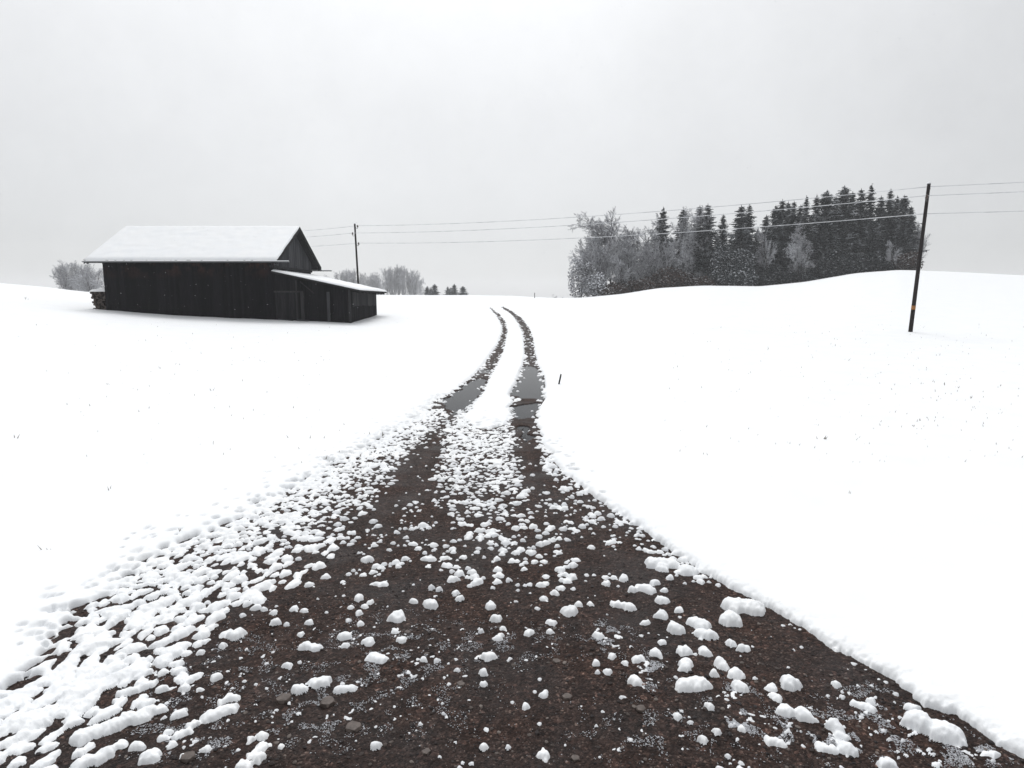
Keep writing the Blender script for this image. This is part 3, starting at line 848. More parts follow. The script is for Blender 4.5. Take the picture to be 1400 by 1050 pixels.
labels = {}
for z, ids in zs.items():
    free = list(ids)
    def take(key, text):
        if not free: return
        k = min(free, key=key); free.remove(k); labels[k] = text + ' ' + z
    take(lambda i: -info[i][0], 'largest snow lump')
    take(lambda i: -info[i][0], 'second largest snow lump')
    take(lambda i: -info[i][5], 'lowest snow lump')
    take(lambda i: info[i][5], 'farthest snow lump')
    take(lambda i: info[i][4], 'leftmost snow lump')
    take(lambda i: -info[i][4], 'rightmost snow lump')
    take(lambda i: -info[i][6][0] / (info[i][6][1] + 0.01), 'widest stretched snow lump')
    if not free: continue
    my = sorted(info[i][5] for i in free); mx_ = sorted(info[i][4] for i in free)
    def third(v, arr, names): return names[min(2, int(3 * arr.index(v) / len(arr)))]
    for i in free:
        w = info[i][6][0]; asp = w / (info[i][6][1] + 0.01)
        d_ = 'round' if 0.75 < asp < 1.35 else ('wide' if asp >= 1.35 else 'long')
        s_ = 'small' if w < 0.06 else ('middling' if w < 0.11 else 'plump')
        dp = third(info[i][5], my, ('far', 'middle', 'near')); lr_ = third(info[i][4], mx_, ('left', 'centre', 'right'))
        zz_ = z.replace('by the thick ragged snow edge', 'by the snow').replace('the ragged left snow edge', 'the left snow edge').replace('in the bottom right corner below the snow bank', 'at the bottom right')
        labels[i] = f'{s_} {d_} lump, {dp} {lr_} of those {zz_}'
def tell_apart(d, xs):
    """labels that came out alike get their place counted from the left"""
    same = {}
    for k, t in d.items(): same.setdefault(t, []).append(k)
    for t, ks in same.items():
        if len(ks) < 2: continue
        ks.sort(key=lambda k: xs[k])
        o_ = ['second', 'third', 'fourth', 'fifth', 'sixth', 'seventh', 'eighth', 'ninth', 'tenth']
        for q, k in enumerate(ks):
            w_ = 'leftmost' if q == 0 else ('rightmost' if q == len(ks) - 1 else (o_[q - 1] + ' leftmost' if q < 10 else ''))
            if len((w_ + ' ' + t).split()) <= 16 and w_: d[k] = w_ + ' ' + t
    return d
labels = tell_apart(labels, {i: info[i][4] for i in labels})
for i, (n, vs, fs, c, px, py, dim) in enumerate(info):
    base = np.array([c[0], c[1], vs[:, 2].min()])
    o = link('snow_clump', np_mesh('snow_clump', vs - base, fs), M['snow'], loc=tuple(base))
    tag(o, labels[i], 'snow clump', 'lumps of snow left lying on the gravel')
# the many smaller ones, and powder caught between the stones
sv, sf, nn = [], [], 0
for (n, vs, fs) in clump_list[300:]:
    sv.append(vs); sf.append(fs + nn); nn += len(vs)
pv, pf = [], []
octv = np.array([(1, 0, 0), (0, 1, 0), (-1, 0, 0), (0, -1, 0), (0, 0, 0.8), (0, 0, -0.4)], float)
octf = np.array([(0, 1, 4, 4), (1, 2, 4, 4), (2, 3, 4, 4), (3, 0, 4, 4)])
# grains as small pyramidal flakes: 4 quads folded from an octahedron's top
gx = []
while len(gx) < 60000:
    z_ = random.choice(powder_zones)
    px = random.gauss(z_[0], z_[2] * 0.55); py = random.gauss(z_[1], z_[3] * 0.55)
    if py < 700 or py > 1120: continue
    u_, s_ = ray(px, py); Yq = -EYE / s_; gx.append((u_ * Yq, Yq))
gx = np.array(gx, float)
nzv = fbm(gx[:, 0] * 9, gx[:, 1] * 9, 3)
gx = gx[nzv > 0.20]
gx = gx[poly_sd(gx[:, 0], gx[:, 1], BARE) < -0.05]
def scatter(pts, r, base_z, sq, verts, faces):
    n = len(pts); k = len(verts)
    a = rng.uniform(0, 6.28, n); c, s_ = np.cos(a), np.sin(a)
    jit = rng.uniform(0.7, 1.3, (n, k, 1))
    V = verts[None] * jit
    rx = r * rng.uniform(0.7, 1.4, n)
    X = V[:, :, 0] * rx[:, None]; Y = V[:, :, 1] * r[:, None]; Z = V[:, :, 2] * (r * sq)[:, None]
    out = np.stack([pts[:, 0, None] + X * c[:, None] - Y * s_[:, None], pts[:, 1, None] + X * s_[:, None] + Y * c[:, None], base_z[:, None] + Z], -1)
    F = faces[None] + (np.arange(n) * k)[:, None, None]
    return out.reshape(-1, 3), F.reshape(-1, faces.shape[1])
ico = bmesh.new(); bmesh.ops.create_icosphere(ico, subdivisions=1, radius=1.0)
icov = np.array([v_.co[:] for v_ in ico.verts]); icof = np.array([[v_.index for v_ in f_.verts] for f_ in ico.faces]); ico.free()
octF3 = np.array([(0, 1, 4), (1, 2, 4), (2, 3, 4), (3, 0, 4), (1, 0, 5), (2, 1, 5), (3, 2, 5), (0, 3, 5)])
rz = lambda p: road_z(p[:, 0], p[:, 1])
r_ = np.abs(rng.normal(0.0, 0.0018, len(gx))) + 0.0013
v_p, f_p = scatter(gx, r_, rz(gx) + 0.002, np.full(len(gx), 0.9), octv, octF3)
link('powder_snow', np_mesh('powder_snow', v_p, f_p, True), M['powder'])
tag(bpy.data.objects['powder_snow'], 'thin grey white powder snow caught between the gravel stones', None, None, 'stuff')
if sv:
    o = link('snow_crumbs', np_mesh('snow_crumbs', np.concatenate(sv), np.concatenate(sf)), M['slush'])
    tag(o, 'small crumbs of snow scattered over the gravel track', None, None, 'stuff')

# gravel
n_g = 90000
gp = np.stack([rng.uniform(-3.2, 3.0, n_g), 2.2 + 9.0 * rng.random(n_g) ** 1.6], -1)
gp = gp[poly_sd(gp[:, 0], gp[:, 1], BARE) < 0.15]
pxg, pyg = to_px(gp[:, 0], gp[:, 1], 0.0)
gp = gp[(pxg > -80) & (pxg < 1480)]
gp = gp[rng.random(len(gp)) < 0.55 + 0.5 * np.clip(fbm(gp[:, 0] * 1.8, gp[:, 1] * 1.8, 2), -0.6, 1)][:38000]
r_ = 0.0026 + rng.random(len(gp)) ** 8 * 0.0115
icoj = icov
v_g, f_g = scatter(gp, r_, rz(gp) + r_ * 0.05, np.full(len(gp), 0.6), icoj, icof)
o = link('gravel', np_mesh('gravel', v_g, f_g, False), M['gravel'])
tag(o, 'small brown and grey gravel stones pressed into the wet track', None, None, 'stuff')
# the few larger pale stones that stand out
ST = [(388, 955, 9, 'flat pale brown stone left of the middle, lowest left clump beside it'), (448, 960, 9, 'dull stone among powder snow, low left of the middle'),
      (257, 1039, 8, 'pale tan stone at the bottom left between snow lumps'), (630, 936, 5, 'pinkish stone on bare gravel, low in the middle'),
      (483, 996, 9, 'reddish brown flat stone at the bottom left of the middle'), (557, 867, 4, 'small pinkish stone beside a snow lump left of the middle'),
      (775, 953, 6, 'angular reddish stone right of the bottom middle'), (787, 1038, 5, 'pale orange stone at the bottom edge, right of the middle'),
      (876, 971, 6, 'brown stone low on the right half of the gravel'), (761, 904, 5, 'rounded stone on bare gravel right of the middle'), (583, 1028, 5, 'small tan stone near the bottom middle')]
for (px, py, rp, lb) in ST:
    g = ground(px, py)[0]; r = rp / FPX * math.hypot(g[1], EYE)
    bm = bmesh.new(); bmesh.ops.create_icosphere(bm, subdivisions=2, radius=1.0)
    for v_ in bm.verts:
        q = 1 + 0.16 * math.sin(v_.co.x * 4 + px) * math.cos(v_.co.y * 5 + py)
        v_.co = Vector((v_.co.x * r * q, v_.co.y * r * 1.1 * q, max(-0.5, min(0.55, v_.co.z * q)) * r * 0.7))
    me = bpy.data.meshes.new('stone'); bm.to_mesh(me); bm.free()
    o = link('stone', me, M['stone'], loc=(g[0], g[1], float(rz(g[None])[0]) + r * 0.12))
    o.rotation_euler = (0, 0, random.uniform(0, 3))
    tag(o, lb, 'stone', 'larger stones lying on the track')

# ================================================================== BARN
BX0, BX1 = -24.98, -14.68         # walls
BY0, BY1 = 38.6, 46.0
RX0, RX1 = -25.70, -14.14        # roof
RY0, RY1 = 38.0, 46.7
zE = at(300, 356, RY0)[2]; zR = at(300, 311, 42.35)[2]
RYM = 42.35
gz = lambda x, y: float(terr(x, y)) + 0.06
barn = empty('barn', (-20, 42.3, gz(-20, 42.3)), 'long dark wooden field barn with snowy gable roof and lean-to on its right', 'barn')
def planks(mb, axis, a0, a1, fixed, zb, zt, w=0.17, th=0.03, out=-1):
    """vertical boards along x or y; zb, zt are functions of the coordinate"""
    t = a0
    while t < a1 - 0.02:
        ww = min(w * random.uniform(0.85, 1.15), a1 - t); e = t + ww - 0.008
        off = random.uniform(0.0, 0.018); lo = random.uniform(-0.05, 0.05)
        f0, f1 = (fixed - th - off, fixed) if out < 0 else (fixed, fixed + th + off)
        za, zb_ = zb(t) + lo, zb(e) + lo; ta, tb = zt(t), zt(e)
        if axis == 'x':
            mb.hexa([(t, f0, za), (e, f0, zb_), (e, f1, zb_), (t, f1, za), (t, f0, ta), (e, f0, tb), (e, f1, tb), (t, f1, ta)])
        else:
            mb.hexa([(f0, t, za), (f1, t, za), (f1, e, zb_), (f0, e, zb_), (f0, t, ta), (f1, t, ta), (f1, e, tb), (f0, e, tb)])
        t += ww
pitch_r = (zR - zE) / (RYM - RY0)
roof_under = lambda y: zE + (min(y, 2 * RYM - y) - RY0) * pitch_r - 0.10
mb = MB(); planks(mb, 'x', BX0, BX1, BY0, lambda x: gz(x, BY0) - 0.35, lambda x: roof_under(BY0))
wall_f = mb.build('wall', M['dark_wood'], barn); wall_f['label'] = 'nearly black front wall of upright boards, rusty brown under the eaves'; wall_f['kind'] = 'stuff'
mb = MB(); planks(mb, 'y', BY0 + 0.02, BY1, BX0, lambda y: gz(BX0, y) - 0.35, roof_under); mb.build('wall', M['dark_wood'], barn)['kind'] = 'stuff'
mb = MB(); planks(mb, 'x', BX0, BX1, BY1, lambda x: gz(x, BY1) - 0.35, lambda x: roof_under(BY1), out=1); mb.build('wall', M['dark_wood'], barn)['kind'] = 'stuff'
zBeam = zE - 0.30
mb = MB(); planks(mb, 'y', BY0 + 0.02, BY1 - 0.02, BX1 - 0.02, lambda y: gz(BX1, y) - 0.3, lambda y: zBeam, w=0.2, out=1)
gw = mb.build('wall', M['grey_wood'], barn); gw['label'] = 'pale grey boarded end wall below the gable'; gw['kind'] = 'stuff'
mb = MB(); planks(mb, 'y', BY0 - 0.1, BY1 + 0.1, BX1 + 0.02, lambda y: zBeam + 0.06, roof_under, w=0.16, out=1)
gb = mb.build('gable', M['grey_wood'], barn); gb['label'] = 'grey boarded gable triangle set slightly proud'; gb['kind'] = 'stuff'
mb = MB(); mb.box(BX1 - 0.1, BX1 + 0.09, BY0 - 0.1, BY1 + 0.1, zBeam - 0.08, zBeam + 0.055); mb.build('tie_beam', M['post_wood'], barn)
mb = MB(); mb.box(BX0 + 0.05, BX1 - 0.06, BY0 + 0.04, BY1 - 0.04, gz(-20, 42) - 1.5, zE - 0.15); mb.build('interior', M['dark_wood'], barn)
mb = MB(); mb.box(BX1 - 0.06, BX1 + 0.1, BY0 - 0.045, BY0 + 0.12, gz(BX1, BY0) - 0.3, zE - 0.1); mb.build('corner_post', M['dark_wood'], barn)
# roof slabs
th = 0.09
def slab(mb, y0, z0, y1, z1, x0, x1, t0, t1):
    mb.hexa([(x0, y0, z0 + t0), (x1, y0, z0 + t0), (x1, y1, z1 + t0), (x0, y1, z1 + t0),
             (x0, y0, z0 + t1), (x1, y0, z0 + t1), (x1, y1, z1 + t1), (x0, y1, z1 + t1)])
for (ya, yb) in ((RY0, RYM), (RY1, RYM)):
    mb = MB(); slab(mb, ya, zE, yb, zR, RX0, RX1, -th, 0.0)
    o = mb.build('roof', M['soffit'], barn)
    # rafters showing at the overhangs
    for k in range(13):
        x = RX0 + 0.12 + k * (RX1 - RX0 - 0.24) / 12
        mb = MB(); d = 1 if ya < yb else -1
        mb.hexa([(x-0.05, ya + d*0.08, zE - 0.2), (x+0.05, ya + d*0.08, zE - 0.2), (x+0.05, yb, zR - 0.23), (x-0.05, yb, zR - 0.23),
                 (x-0.05, ya + d*0.08, zE - th + 0.05), (x+0.05, ya + d*0.08, zE - th + 0.05), (x+0.05, yb, zR - th - 0.002), (x-0.05, yb, zR - th - 0.002)])
        mb.build('rafter', M['soffit'], o)
    mb = MB(); slab(mb, ya, zE, yb, zR, RX1 + 0.003, RX1 + 0.045, -0.2, 0.035); mb.build('barge_board', M['soffit'], o)
    mb = MB(); slab(mb, ya, zE, yb, zR, RX0 - 0.045, RX0 - 0.003, -0.2, 0.035); mb.build('barge_board', M['soffit'], o)
    mb = MB(); slab(mb, ya - (0.03 if ya < yb else -0.03), zE - 0.01, ya, zE, RX0, RX1, -0.15, 0.02); mb.build('eaves_board', M['soffit'], o)
# snow on the roof: a soft slab with an uneven edge
def roof_snow(name, x0, x1, y0, y1, zf, t, parent, nx=90, ny=30):
    xs = np.linspace(x0, x1, nx); ys = np.linspace(y0, y1, ny)
    X, Y = np.meshgrid(xs, ys)
    e = np.minimum(np.minimum(X - x0, x1 - X), np.minimum(Y - y0, y1 - Y))
    tt = t * np.sqrt(np.clip(e / 0.10, 0, 1) * (2 - np.clip(e / 0.10, 0, 1))) * (1 + 0.22 * fbm(X * 1.6, Y * 2.6, 2))
    Xo = X + (e < 0.02) * 0.02 * fbm(X * 3, Y * 3, 2); Yo = Y + (e < 0.02) * 0.05 * fbm(X * 2.2, Y * 2, 3)
    base = np.vectorize(zf)(X, Y)
    top = np.stack([Xo, Yo, base + 0.03 + tt], -1).reshape(-1, 3)
    ring = np.concatenate([np.arange(nx), nx * np.arange(1, ny) + nx - 1, nx * (ny - 1) + np.arange(nx - 2, -1, -1), nx * np.arange(ny - 2, 0, -1)])
    bot = top[ring].copy(); bot[:, 2] = base.ravel()[ring] + 0.005
    idx = np.arange(nx * ny).reshape(ny, nx)
    q = np.stack([idx[:-1, :-1], idx[:-1, 1:], idx[1:, 1:], idx[1:, :-1]], -1).reshape(-1, 4)
    n0 = nx * ny; m_ = len(ring); k = np.arange(m_)
    sk = np.stack([ring[(k + 1) % m_], ring[k], n0 + k, n0 + (k + 1) % m_], -1)
    V = np.concatenate([top, bot]); 
    o = tuple(parent.location)
    V = V - np.array(o)
    return link(name, np_mesh(name, V, np.concatenate([q, sk])), M['snow'], parent)
roof_snow('roof_snow', RX0 - 0.03, RX1 + 0.03, RY0 - 0.04, RY1 + 0.04, lambda x, y: zE + (min(y, 2 * RYM - y) - RY0) * pitch_r, 0.10, barn, 120, 60)
# gutters that run past the gable on both sides
for (y, z, lb) in ((RY0 - 0.10, zE - 0.055, 'front gutter running past the gable, edged with snow'), (RY1 + 0.08, zE - 0.19, 'rear gutter sticking out beyond the gable')):
    mb = MB()
    pts = []
    x0, x1 = RX0 - 0.05, RX1 + 0.78
    n = 7
    for k in range(n):
        a = math.pi + math.pi * k / (n - 1)
        pts.append((0.065 * math.cos(a), 0.065 * math.sin(a)))
    prof = pts + [(p[0] * 0.86, p[1] * 0.86) for p in pts[::-1]]
    V = [(x, y + p[0], z + p[1]) for x in (x0, x1) for p in prof]; c = len(prof)
    mb.add(V, [(i, (i+1) % c, c + (i+1) % c, c + i) for i in range(c)] + [tuple(range(c))[::-1], tuple(range(c, 2*c))])
    g = mb.build('gutter', M['zinc'], barn); g['label'] = lb
    mb = MB(); mb.tube([(x0 + 0.1, y, z - 0.005), (x1 - 0.02, y, z - 0.005)], 0.052, 8); mb.build('gutter_snow', M['snow'], g, True)

# ---- lean-to on the right
SX1 = -9.98
zT = at(376, 370, 38.3)[2]; zB = at(492, 396.5, 38.2)[2]
SRX1 = -9.28
SY0, SY1 = 38.62, 46.0
slope_s = (zB - zT) / (SRX1 - (BX1))
s_top = lambda x: zT + (x - BX1) * slope_s
shed_wall_top = lambda x: s_top(x) - 0.12
mb = MB(); planks(mb, 'x', BX1 + 0.11, SX1, SY0, lambda x: gz(x, SY0) - 0.3, shed_wall_top, w=0.19)
o = mb.build('lean_to_wall', M['shed_wood'], barn); o['label'] = 'dark boarded front of the lean-to'; o['kind'] = 'stuff'
mb = MB(); planks(mb, 'y', SY0 + 0.02, SY1, SX1, lambda y: gz(SX1, y) - 0.3, lambda y: s_top(SX1) - 0.12, w=0.19, out=1)
o = mb.build('lean_to_wall', M['shed_wood'], barn); o['label'] = 'boarded end wall of the lean-to'; o['kind'] = 'stuff'
# greyer upper boards of the end wall and door leaf
mb = MB(); planks(mb, 'y', SY0 + 0.3, SY1 - 0.25, SX1 + 0.055, lambda y: s_top(SX1) - 1.15, lambda y: s_top(SX1) - 0.2, w=0.22, out=1)
o = mb.build('cladding', M['post_wood'], barn); o['label'] = 'weathered grey upper boards of the lean-to end wall'; o['kind'] = 'stuff'
mb = MB(); mb.box(BX1 + 0.2, SX1 - 0.05, SY0 + 0.04, SY1 - 0.1, gz(SX1, 42) - 1.0, s_top(SX1) - 0.2); mb.build('interior', M['dark_wood'], barn)
def upright(px, ytop, w, nm='post', dx=0.0, m_='post_wood'):
    x = at(px, 410, SY0 - 0.08)[0]
    mb = MB(); mb.box(x - w / 2, x + w / 2, SY0 - 0.14, SY0 - 0.055, gz(x, SY0) - 0.2, at(px, ytop, SY0 - 0.1)[2])
    return mb.build(nm, M[m_], barn)
p = upright(413.5, 398, 0.20); p['label'] = 'light grey upright board beside the lean-to door'
upright(449, 399, 0.17, m_='grey_wood'); upright(478, 396, 0.14); upright(406, 383, 0.09)
xa, xb_ = at(377, 410, SY0)[0], at(410, 410, SY0)[0]
mb = MB(); planks(mb, 'x', xa, xb_, SY0 - 0.055, lambda x: gz(x, SY0) - 0.1, lambda x: at(390, 398.5, SY0)[2], w=0.16)
d_ = mb.build('door', M['door_wood'], barn); d_['kind'] = 'stuff'; d_['label'] = 'low boarded lean-to door, slightly greyer than the wall'
mb = MB(); mb.box(xa - 0.05, xb_ + 0.05, SY0 - 0.15, SY0 - 0.106, at(390, 400, SY0)[2], at(390, 397.6, SY0)[2]); mb.build('rail', M['post_wood'], d_)
mb = MB(); mb.bar((xb_ + 0.1, SY0 - 0.09, s_top(xb_) - 0.3), (xb_ + 0.9, SY0 - 0.09, s_top(xb_) - 1.0), 0.08, 0.06); mb.build('brace', M['post_wood'], barn)
mb = MB(); mb.bar((xa + 0.2, SY0 - 0.2, gz(xa, SY0) + 0.05), (xa + 1.1, SY0 - 0.32, gz(xa + 1, SY0) + 0.02), 0.14, 0.07); mb.build('plank', M['grey_wood'], barn)
mb = MB(); mb.bar((xb_ - 0.1, SY0 - 0.25, gz(xb_, SY0) + 0.05), (xb_ + 0.6, SY0 - 0.3, gz(xb_, SY0) + 0.03), 0.2, 0.08); mb.build('plank', M['grey_wood'], barn)
mb = MB(); a = (BX1 + 0.10, s_top(BX1 + 0.1)); b2 = (SRX1, s_top(SRX1)); y0, y1 = 38.2, 46.5
mb.hexa([(a[0], y0, a[1]-0.1), (b2[0], y0, b2[1]-0.1), (b2[0], y1, b2[1]-0.1), (a[0], y1, a[1]-0.1),
         (a[0], y0, a[1]), (b2[0], y0, b2[1]), (b2[0], y1, b2[1]), (a[0], y1, a[1])])
lr = mb.build('lean_to_roof', M['soffit'], barn)
for k in range(9):
    y = SY0 + 0.3 + k * 0.9
    mb = MB(); mb.hexa([(a[0]+0.1, y-0.05, a[1]-0.22), (b2[0]-0.08, y-0.05, b2[1]-0.2), (b2[0]-0.08, y+0.05, b2[1]-0.2), (a[0]+0.1, y+0.05, a[1]-0.22),
                        (a[0]+0.1, y-0.05, a[1]-0.103), (b2[0]-0.08, y-0.05, b2[1]-0.103), (b2[0]-0.08, y+0.05, b2[1]-0.103), (a[0]+0.1, y+0.05, a[1]-0.103)])
    mb.build('rafter', M['soffit'], lr)
roof_snow('roof_snow', BX1 + 0.12, SRX1 + 0.03, 38.17, 46.53, lambda x, y: s_top(x), 0.09, barn, 60, 60)

# ---- firewood stacked against the left end of the barn
wp0 = (-25.55, 39.4)
wood_p = empty('woodpile', (wp0[0], wp0[1], gz(*wp0)), 'ragged stack of split firewood under snow at the barn left end', 'woodpile')
logme = []
for k in range(4):
    mb = MB(); n = 7 if k < 2 else 3
    rr = [0.085, 0.07, 0.10, 0.09][k]
    mb.tube([(0, -0.5, 0), (0, 0.0, 0.004), (0, 0.5, 0)], [rr, rr * 1.05, rr * 0.97], n)
    me = mb.mesh('log', (0, 0, 0)); me.materials.append(M['log']); logme.append(me)
zb0 = gz(*wp0) - 0.1
row = 0; topz = {}
z = zb0
for row in range(8):
    xw = 0.55 + 0.07 * random.uniform(-1, 1.6) + (0.06 if row > 5 else 0)
    n = 6
    for k in range(n):
        x = BX0 - 0.14 - k * 0.165 - (0.08 if row % 2 else 0)
        if x < BX0 - 0.14 - xw * 1.6: break
        o = link('log', random.choice(logme), None, wood_p, (x - wp0[0] + random.uniform(-.02, .02), 39.45 - wp0[1] + random.uniform(-0.18, 0.1) - 0.1 * (row == 7), z + 0.08 + row * 0.145 - wood_p.location.z))
        o.rotation_euler = (random.uniform(-.04, .04), random.uniform(0, 3), random.uniform(-.08, .08))
xs = np.linspace(BX0 - 1.08, BX0 - 0.06, 16); ys = np.linspace(38.72, 40.05, 16); X, Y = np.meshgrid(xs, ys)
e = np.minimum(np.minimum(X - xs[0], xs[-1] - X + 0.1), np.minimum(Y - ys[0], ys[-1] - Y))
zt = zb0 + 8 * 0.145 + 0.06 + 0.14 * np.sqrt(np.clip(e / 0.3, 0, 1)) * (1 + 0.3 * fbm(X * 3, Y * 3, 2)) - 0.05 * (e < 0.02)
idx = np.arange(256).reshape(16, 16); q = np.stack([idx[:-1, :-1], idx[:-1, 1:], idx[1:, 1:], idx[1:, :-1]], -1).reshape(-1, 4)
link('snow_cap', np_mesh('snow_cap', np.stack([X, Y, zt], -1).reshape(-1, 3) - np.array(wood_p.location), q), M['snow'], wood_p)

# ================================================================== POWER LINE
def pole(base, top, r, label, band=None, snow=True):
    root = empty('power_pole', base, label, 'power pole', 'poles of the power line')
    b_, t = Vector(base), Vector(top); d = (t - b_).normalized()
    pts = [b_ - d * 0.5 + (t - b_ + d * 0.5) * k / 8 for k in range(9)]
    mb = MB(); mb.tube(pts, [r * (1.12 - 0.28 * k / 8) for k in range(9)], 14); mb.build('pole_shaft', M['pole'], root, True)
    mb = MB(); mb.tube([t - d * 0.01, t + d * 0.03], [r * 1.0, r * 0.9], 14); mb.build('pole_cap', M['zinc'], root)
    if snow:
        mb = MB(); mb.tube([t + d * 0.03, t + d * 0.08, t + d * 0.12], [r * 1.05, r * 0.95, r * 0.4], 12); mb.build('snow_cap', M['snow'], root, True)
    if band:
        c = b_ + d * band; mb = MB(); mb.tube([c - d * 0.1, c + d * 0.1], r * 1.10 , 14); mb.build('band', M['orange'], root, True)
    return root, b_, t, d
def hook(root, c, side, r):
    """J hook with a glazed bell insulator; returns where the wire is tied"""
    s = Vector(side).normalized(); mb = MB(); p0 = c + s * r * 0.7
    off = 0.30
    q = [p0, c + s * (off * 0.65) + Vector((0, 0, -0.10)), c + s * (off * 0.95) + Vector((0, 0, -0.10)), c + s * off + Vector((0, 0, -0.02)), c + s * off + Vector((0, 0, 0.14))]
    mb.tube(q, 0.018, 6); hk = mb.build('insulator_hook', M['iron'], root, True)
    b_ = c + s * off
    mb = MB(); mb.tube([b_ + Vector((0, 0, k)) for k in (0.02, 0.05, 0.11, 0.14, 0.17, 0.21)], [0.075, 0.08, 0.055, 0.038, 0.055, 0.03], 10)
    mb.build('insulator', M['insulator'], hk, True)
    return b_ + Vector((0, 0, 0.15))
YR, YL = 31.0, 55.0
bR = at(1244.5, 455, YR); tR = at(1270, 252, YR)
bR = (bR[0], bR[1], gz(bR[0], YR) - 0.05)
tL = at(485, 306.5, YL); bL = (at(491, 400, YL)[0] , YL, 0); bL = (bL[0], YL, gz(bL[0], YL) - 0.05)
DIR = Vector((bR[0] - bL[0], bR[1] - bL[1], 0)); across = Vector((DIR.y, -DIR.x, 0)).normalized() * -1
across_r = Vector((0.86, 0.5, 0))
side = Vector((DIR.y, -DIR.x, 0)).normalized()
side = side if side.x > 0 else -side
defs = [(bR, tR, 0.088, 'tall dark leaning pole with orange band and snow cap, on the right', 1.25, [(0.22, 1), (0.72, -1), (1.5, 1)]),
        (bL, tL, 0.085, 'slim dark pole rising behind the lean-to roof', None, [(0.25, 1), (0.92, -1), (1.72, 1)])]
# next poles of the line, one out of the picture to the right, one behind the barn
nx = Vector(bR) + DIR * 1.0; zz = gz(nx.x, max(nx.y, 2)); nb = (nx.x, nx.y, zz)
nxt = (nb, (nb[0] + 0.1, nb[1], zz + (tR[2] - bR[2]) + 0.2))
pxl = Vector(bL) - DIR * 0.62; zz = gz(pxl.x, pxl.y); pb = (pxl.x, pxl.y, zz)
prv = (pb, (pb[0], pb[1], zz + 7.0))
defs.append((nxt[0], nxt[1], 0.13, 'next dark pole of the line, outside the picture to the right', None, defs[0][5]))
defs.append((prv[0], prv[1], 0.12, 'farther dark pole of the line, hidden behind the barn', None, defs[1][5]))
ties = []
for (b_, t_, r, lb, band, hs) in defs:
    root, bb, tt, dd = pole(b_, t_, r, lb, band)
    row = []
    for (dn, sg) in hs:
        c = tt - dd * dn
        row.append(hook(root, c, side * sg if sg else side, r))
    ties.append(row)
def wire(a, b_, sag, name, label):
    mb = MB(); n = 40; pts = []
    for k in range(n + 1):
        t = k / n; p = a.lerp(b_, t); p = p - Vector((0, 0, 4 * sag * t * (1 - t))); pts.append(p)
    mb.tube(pts, 0.017, 6); c = pts[0]
    me = mb.mesh('power_line', tuple(c), True)
    o = link('power_line', me, M['wire'], loc=tuple(c)); tag(o, label, 'power line', 'snow coated wires between the poles')
nm = ['top', 'middle', 'lowest']
for k in range(3):
    wire(ties[1][k], ties[0][k], 0.42, '', f'{nm[k]} of the three snow coated wires between the two poles')
    wire(ties[0][k], ties[2][k], 0.45, '', f'{nm[k]} wire leaving the leaning pole to the right')
    wire(ties[3][k], ties[1][k], 0.30, '', f'{nm[k]} faint wire from behind the barn to the slim pole')

# ---- stake by the puddle
g = ground(764, 529)[0]; z0 = gz(g[0], g[1]) - 0.02
mb = MB(); tp = at(767, 511.5, g[1])
mb.tube([(g[0] - 0.02, g[1], z0 - 0.1), (g[0] + 0.01, g[1], z0 + 0.08), (g[0] + 0.035, g[1], z0 + 0.2), (tp[0], g[1], tp[2])], [0.022, 0.02, 0.021, 0.019], 7)
c = (g[0], g[1], z0); me = mb.mesh('marker_stake', c, True)
tag(link('marker_stake', me, M['pole'], loc=c), 'short dark leaning stake in the snow right of the large puddle', 'stake')
g = at(731, 405, 88.0); z0 = gz(g[0], 88.0)
mb = MB(); mb.tube([(g[0], 88, z0 - 0.1), (g[0], 88, z0 + 0.75)], 0.05, 6); c = (g[0], 88, z0); me = mb.mesh('marker_stake', c, True)
tag(link('marker_stake', me, M['post_wood'], loc=c), 'tiny pale post on the far crest beyond the track', 'stake')

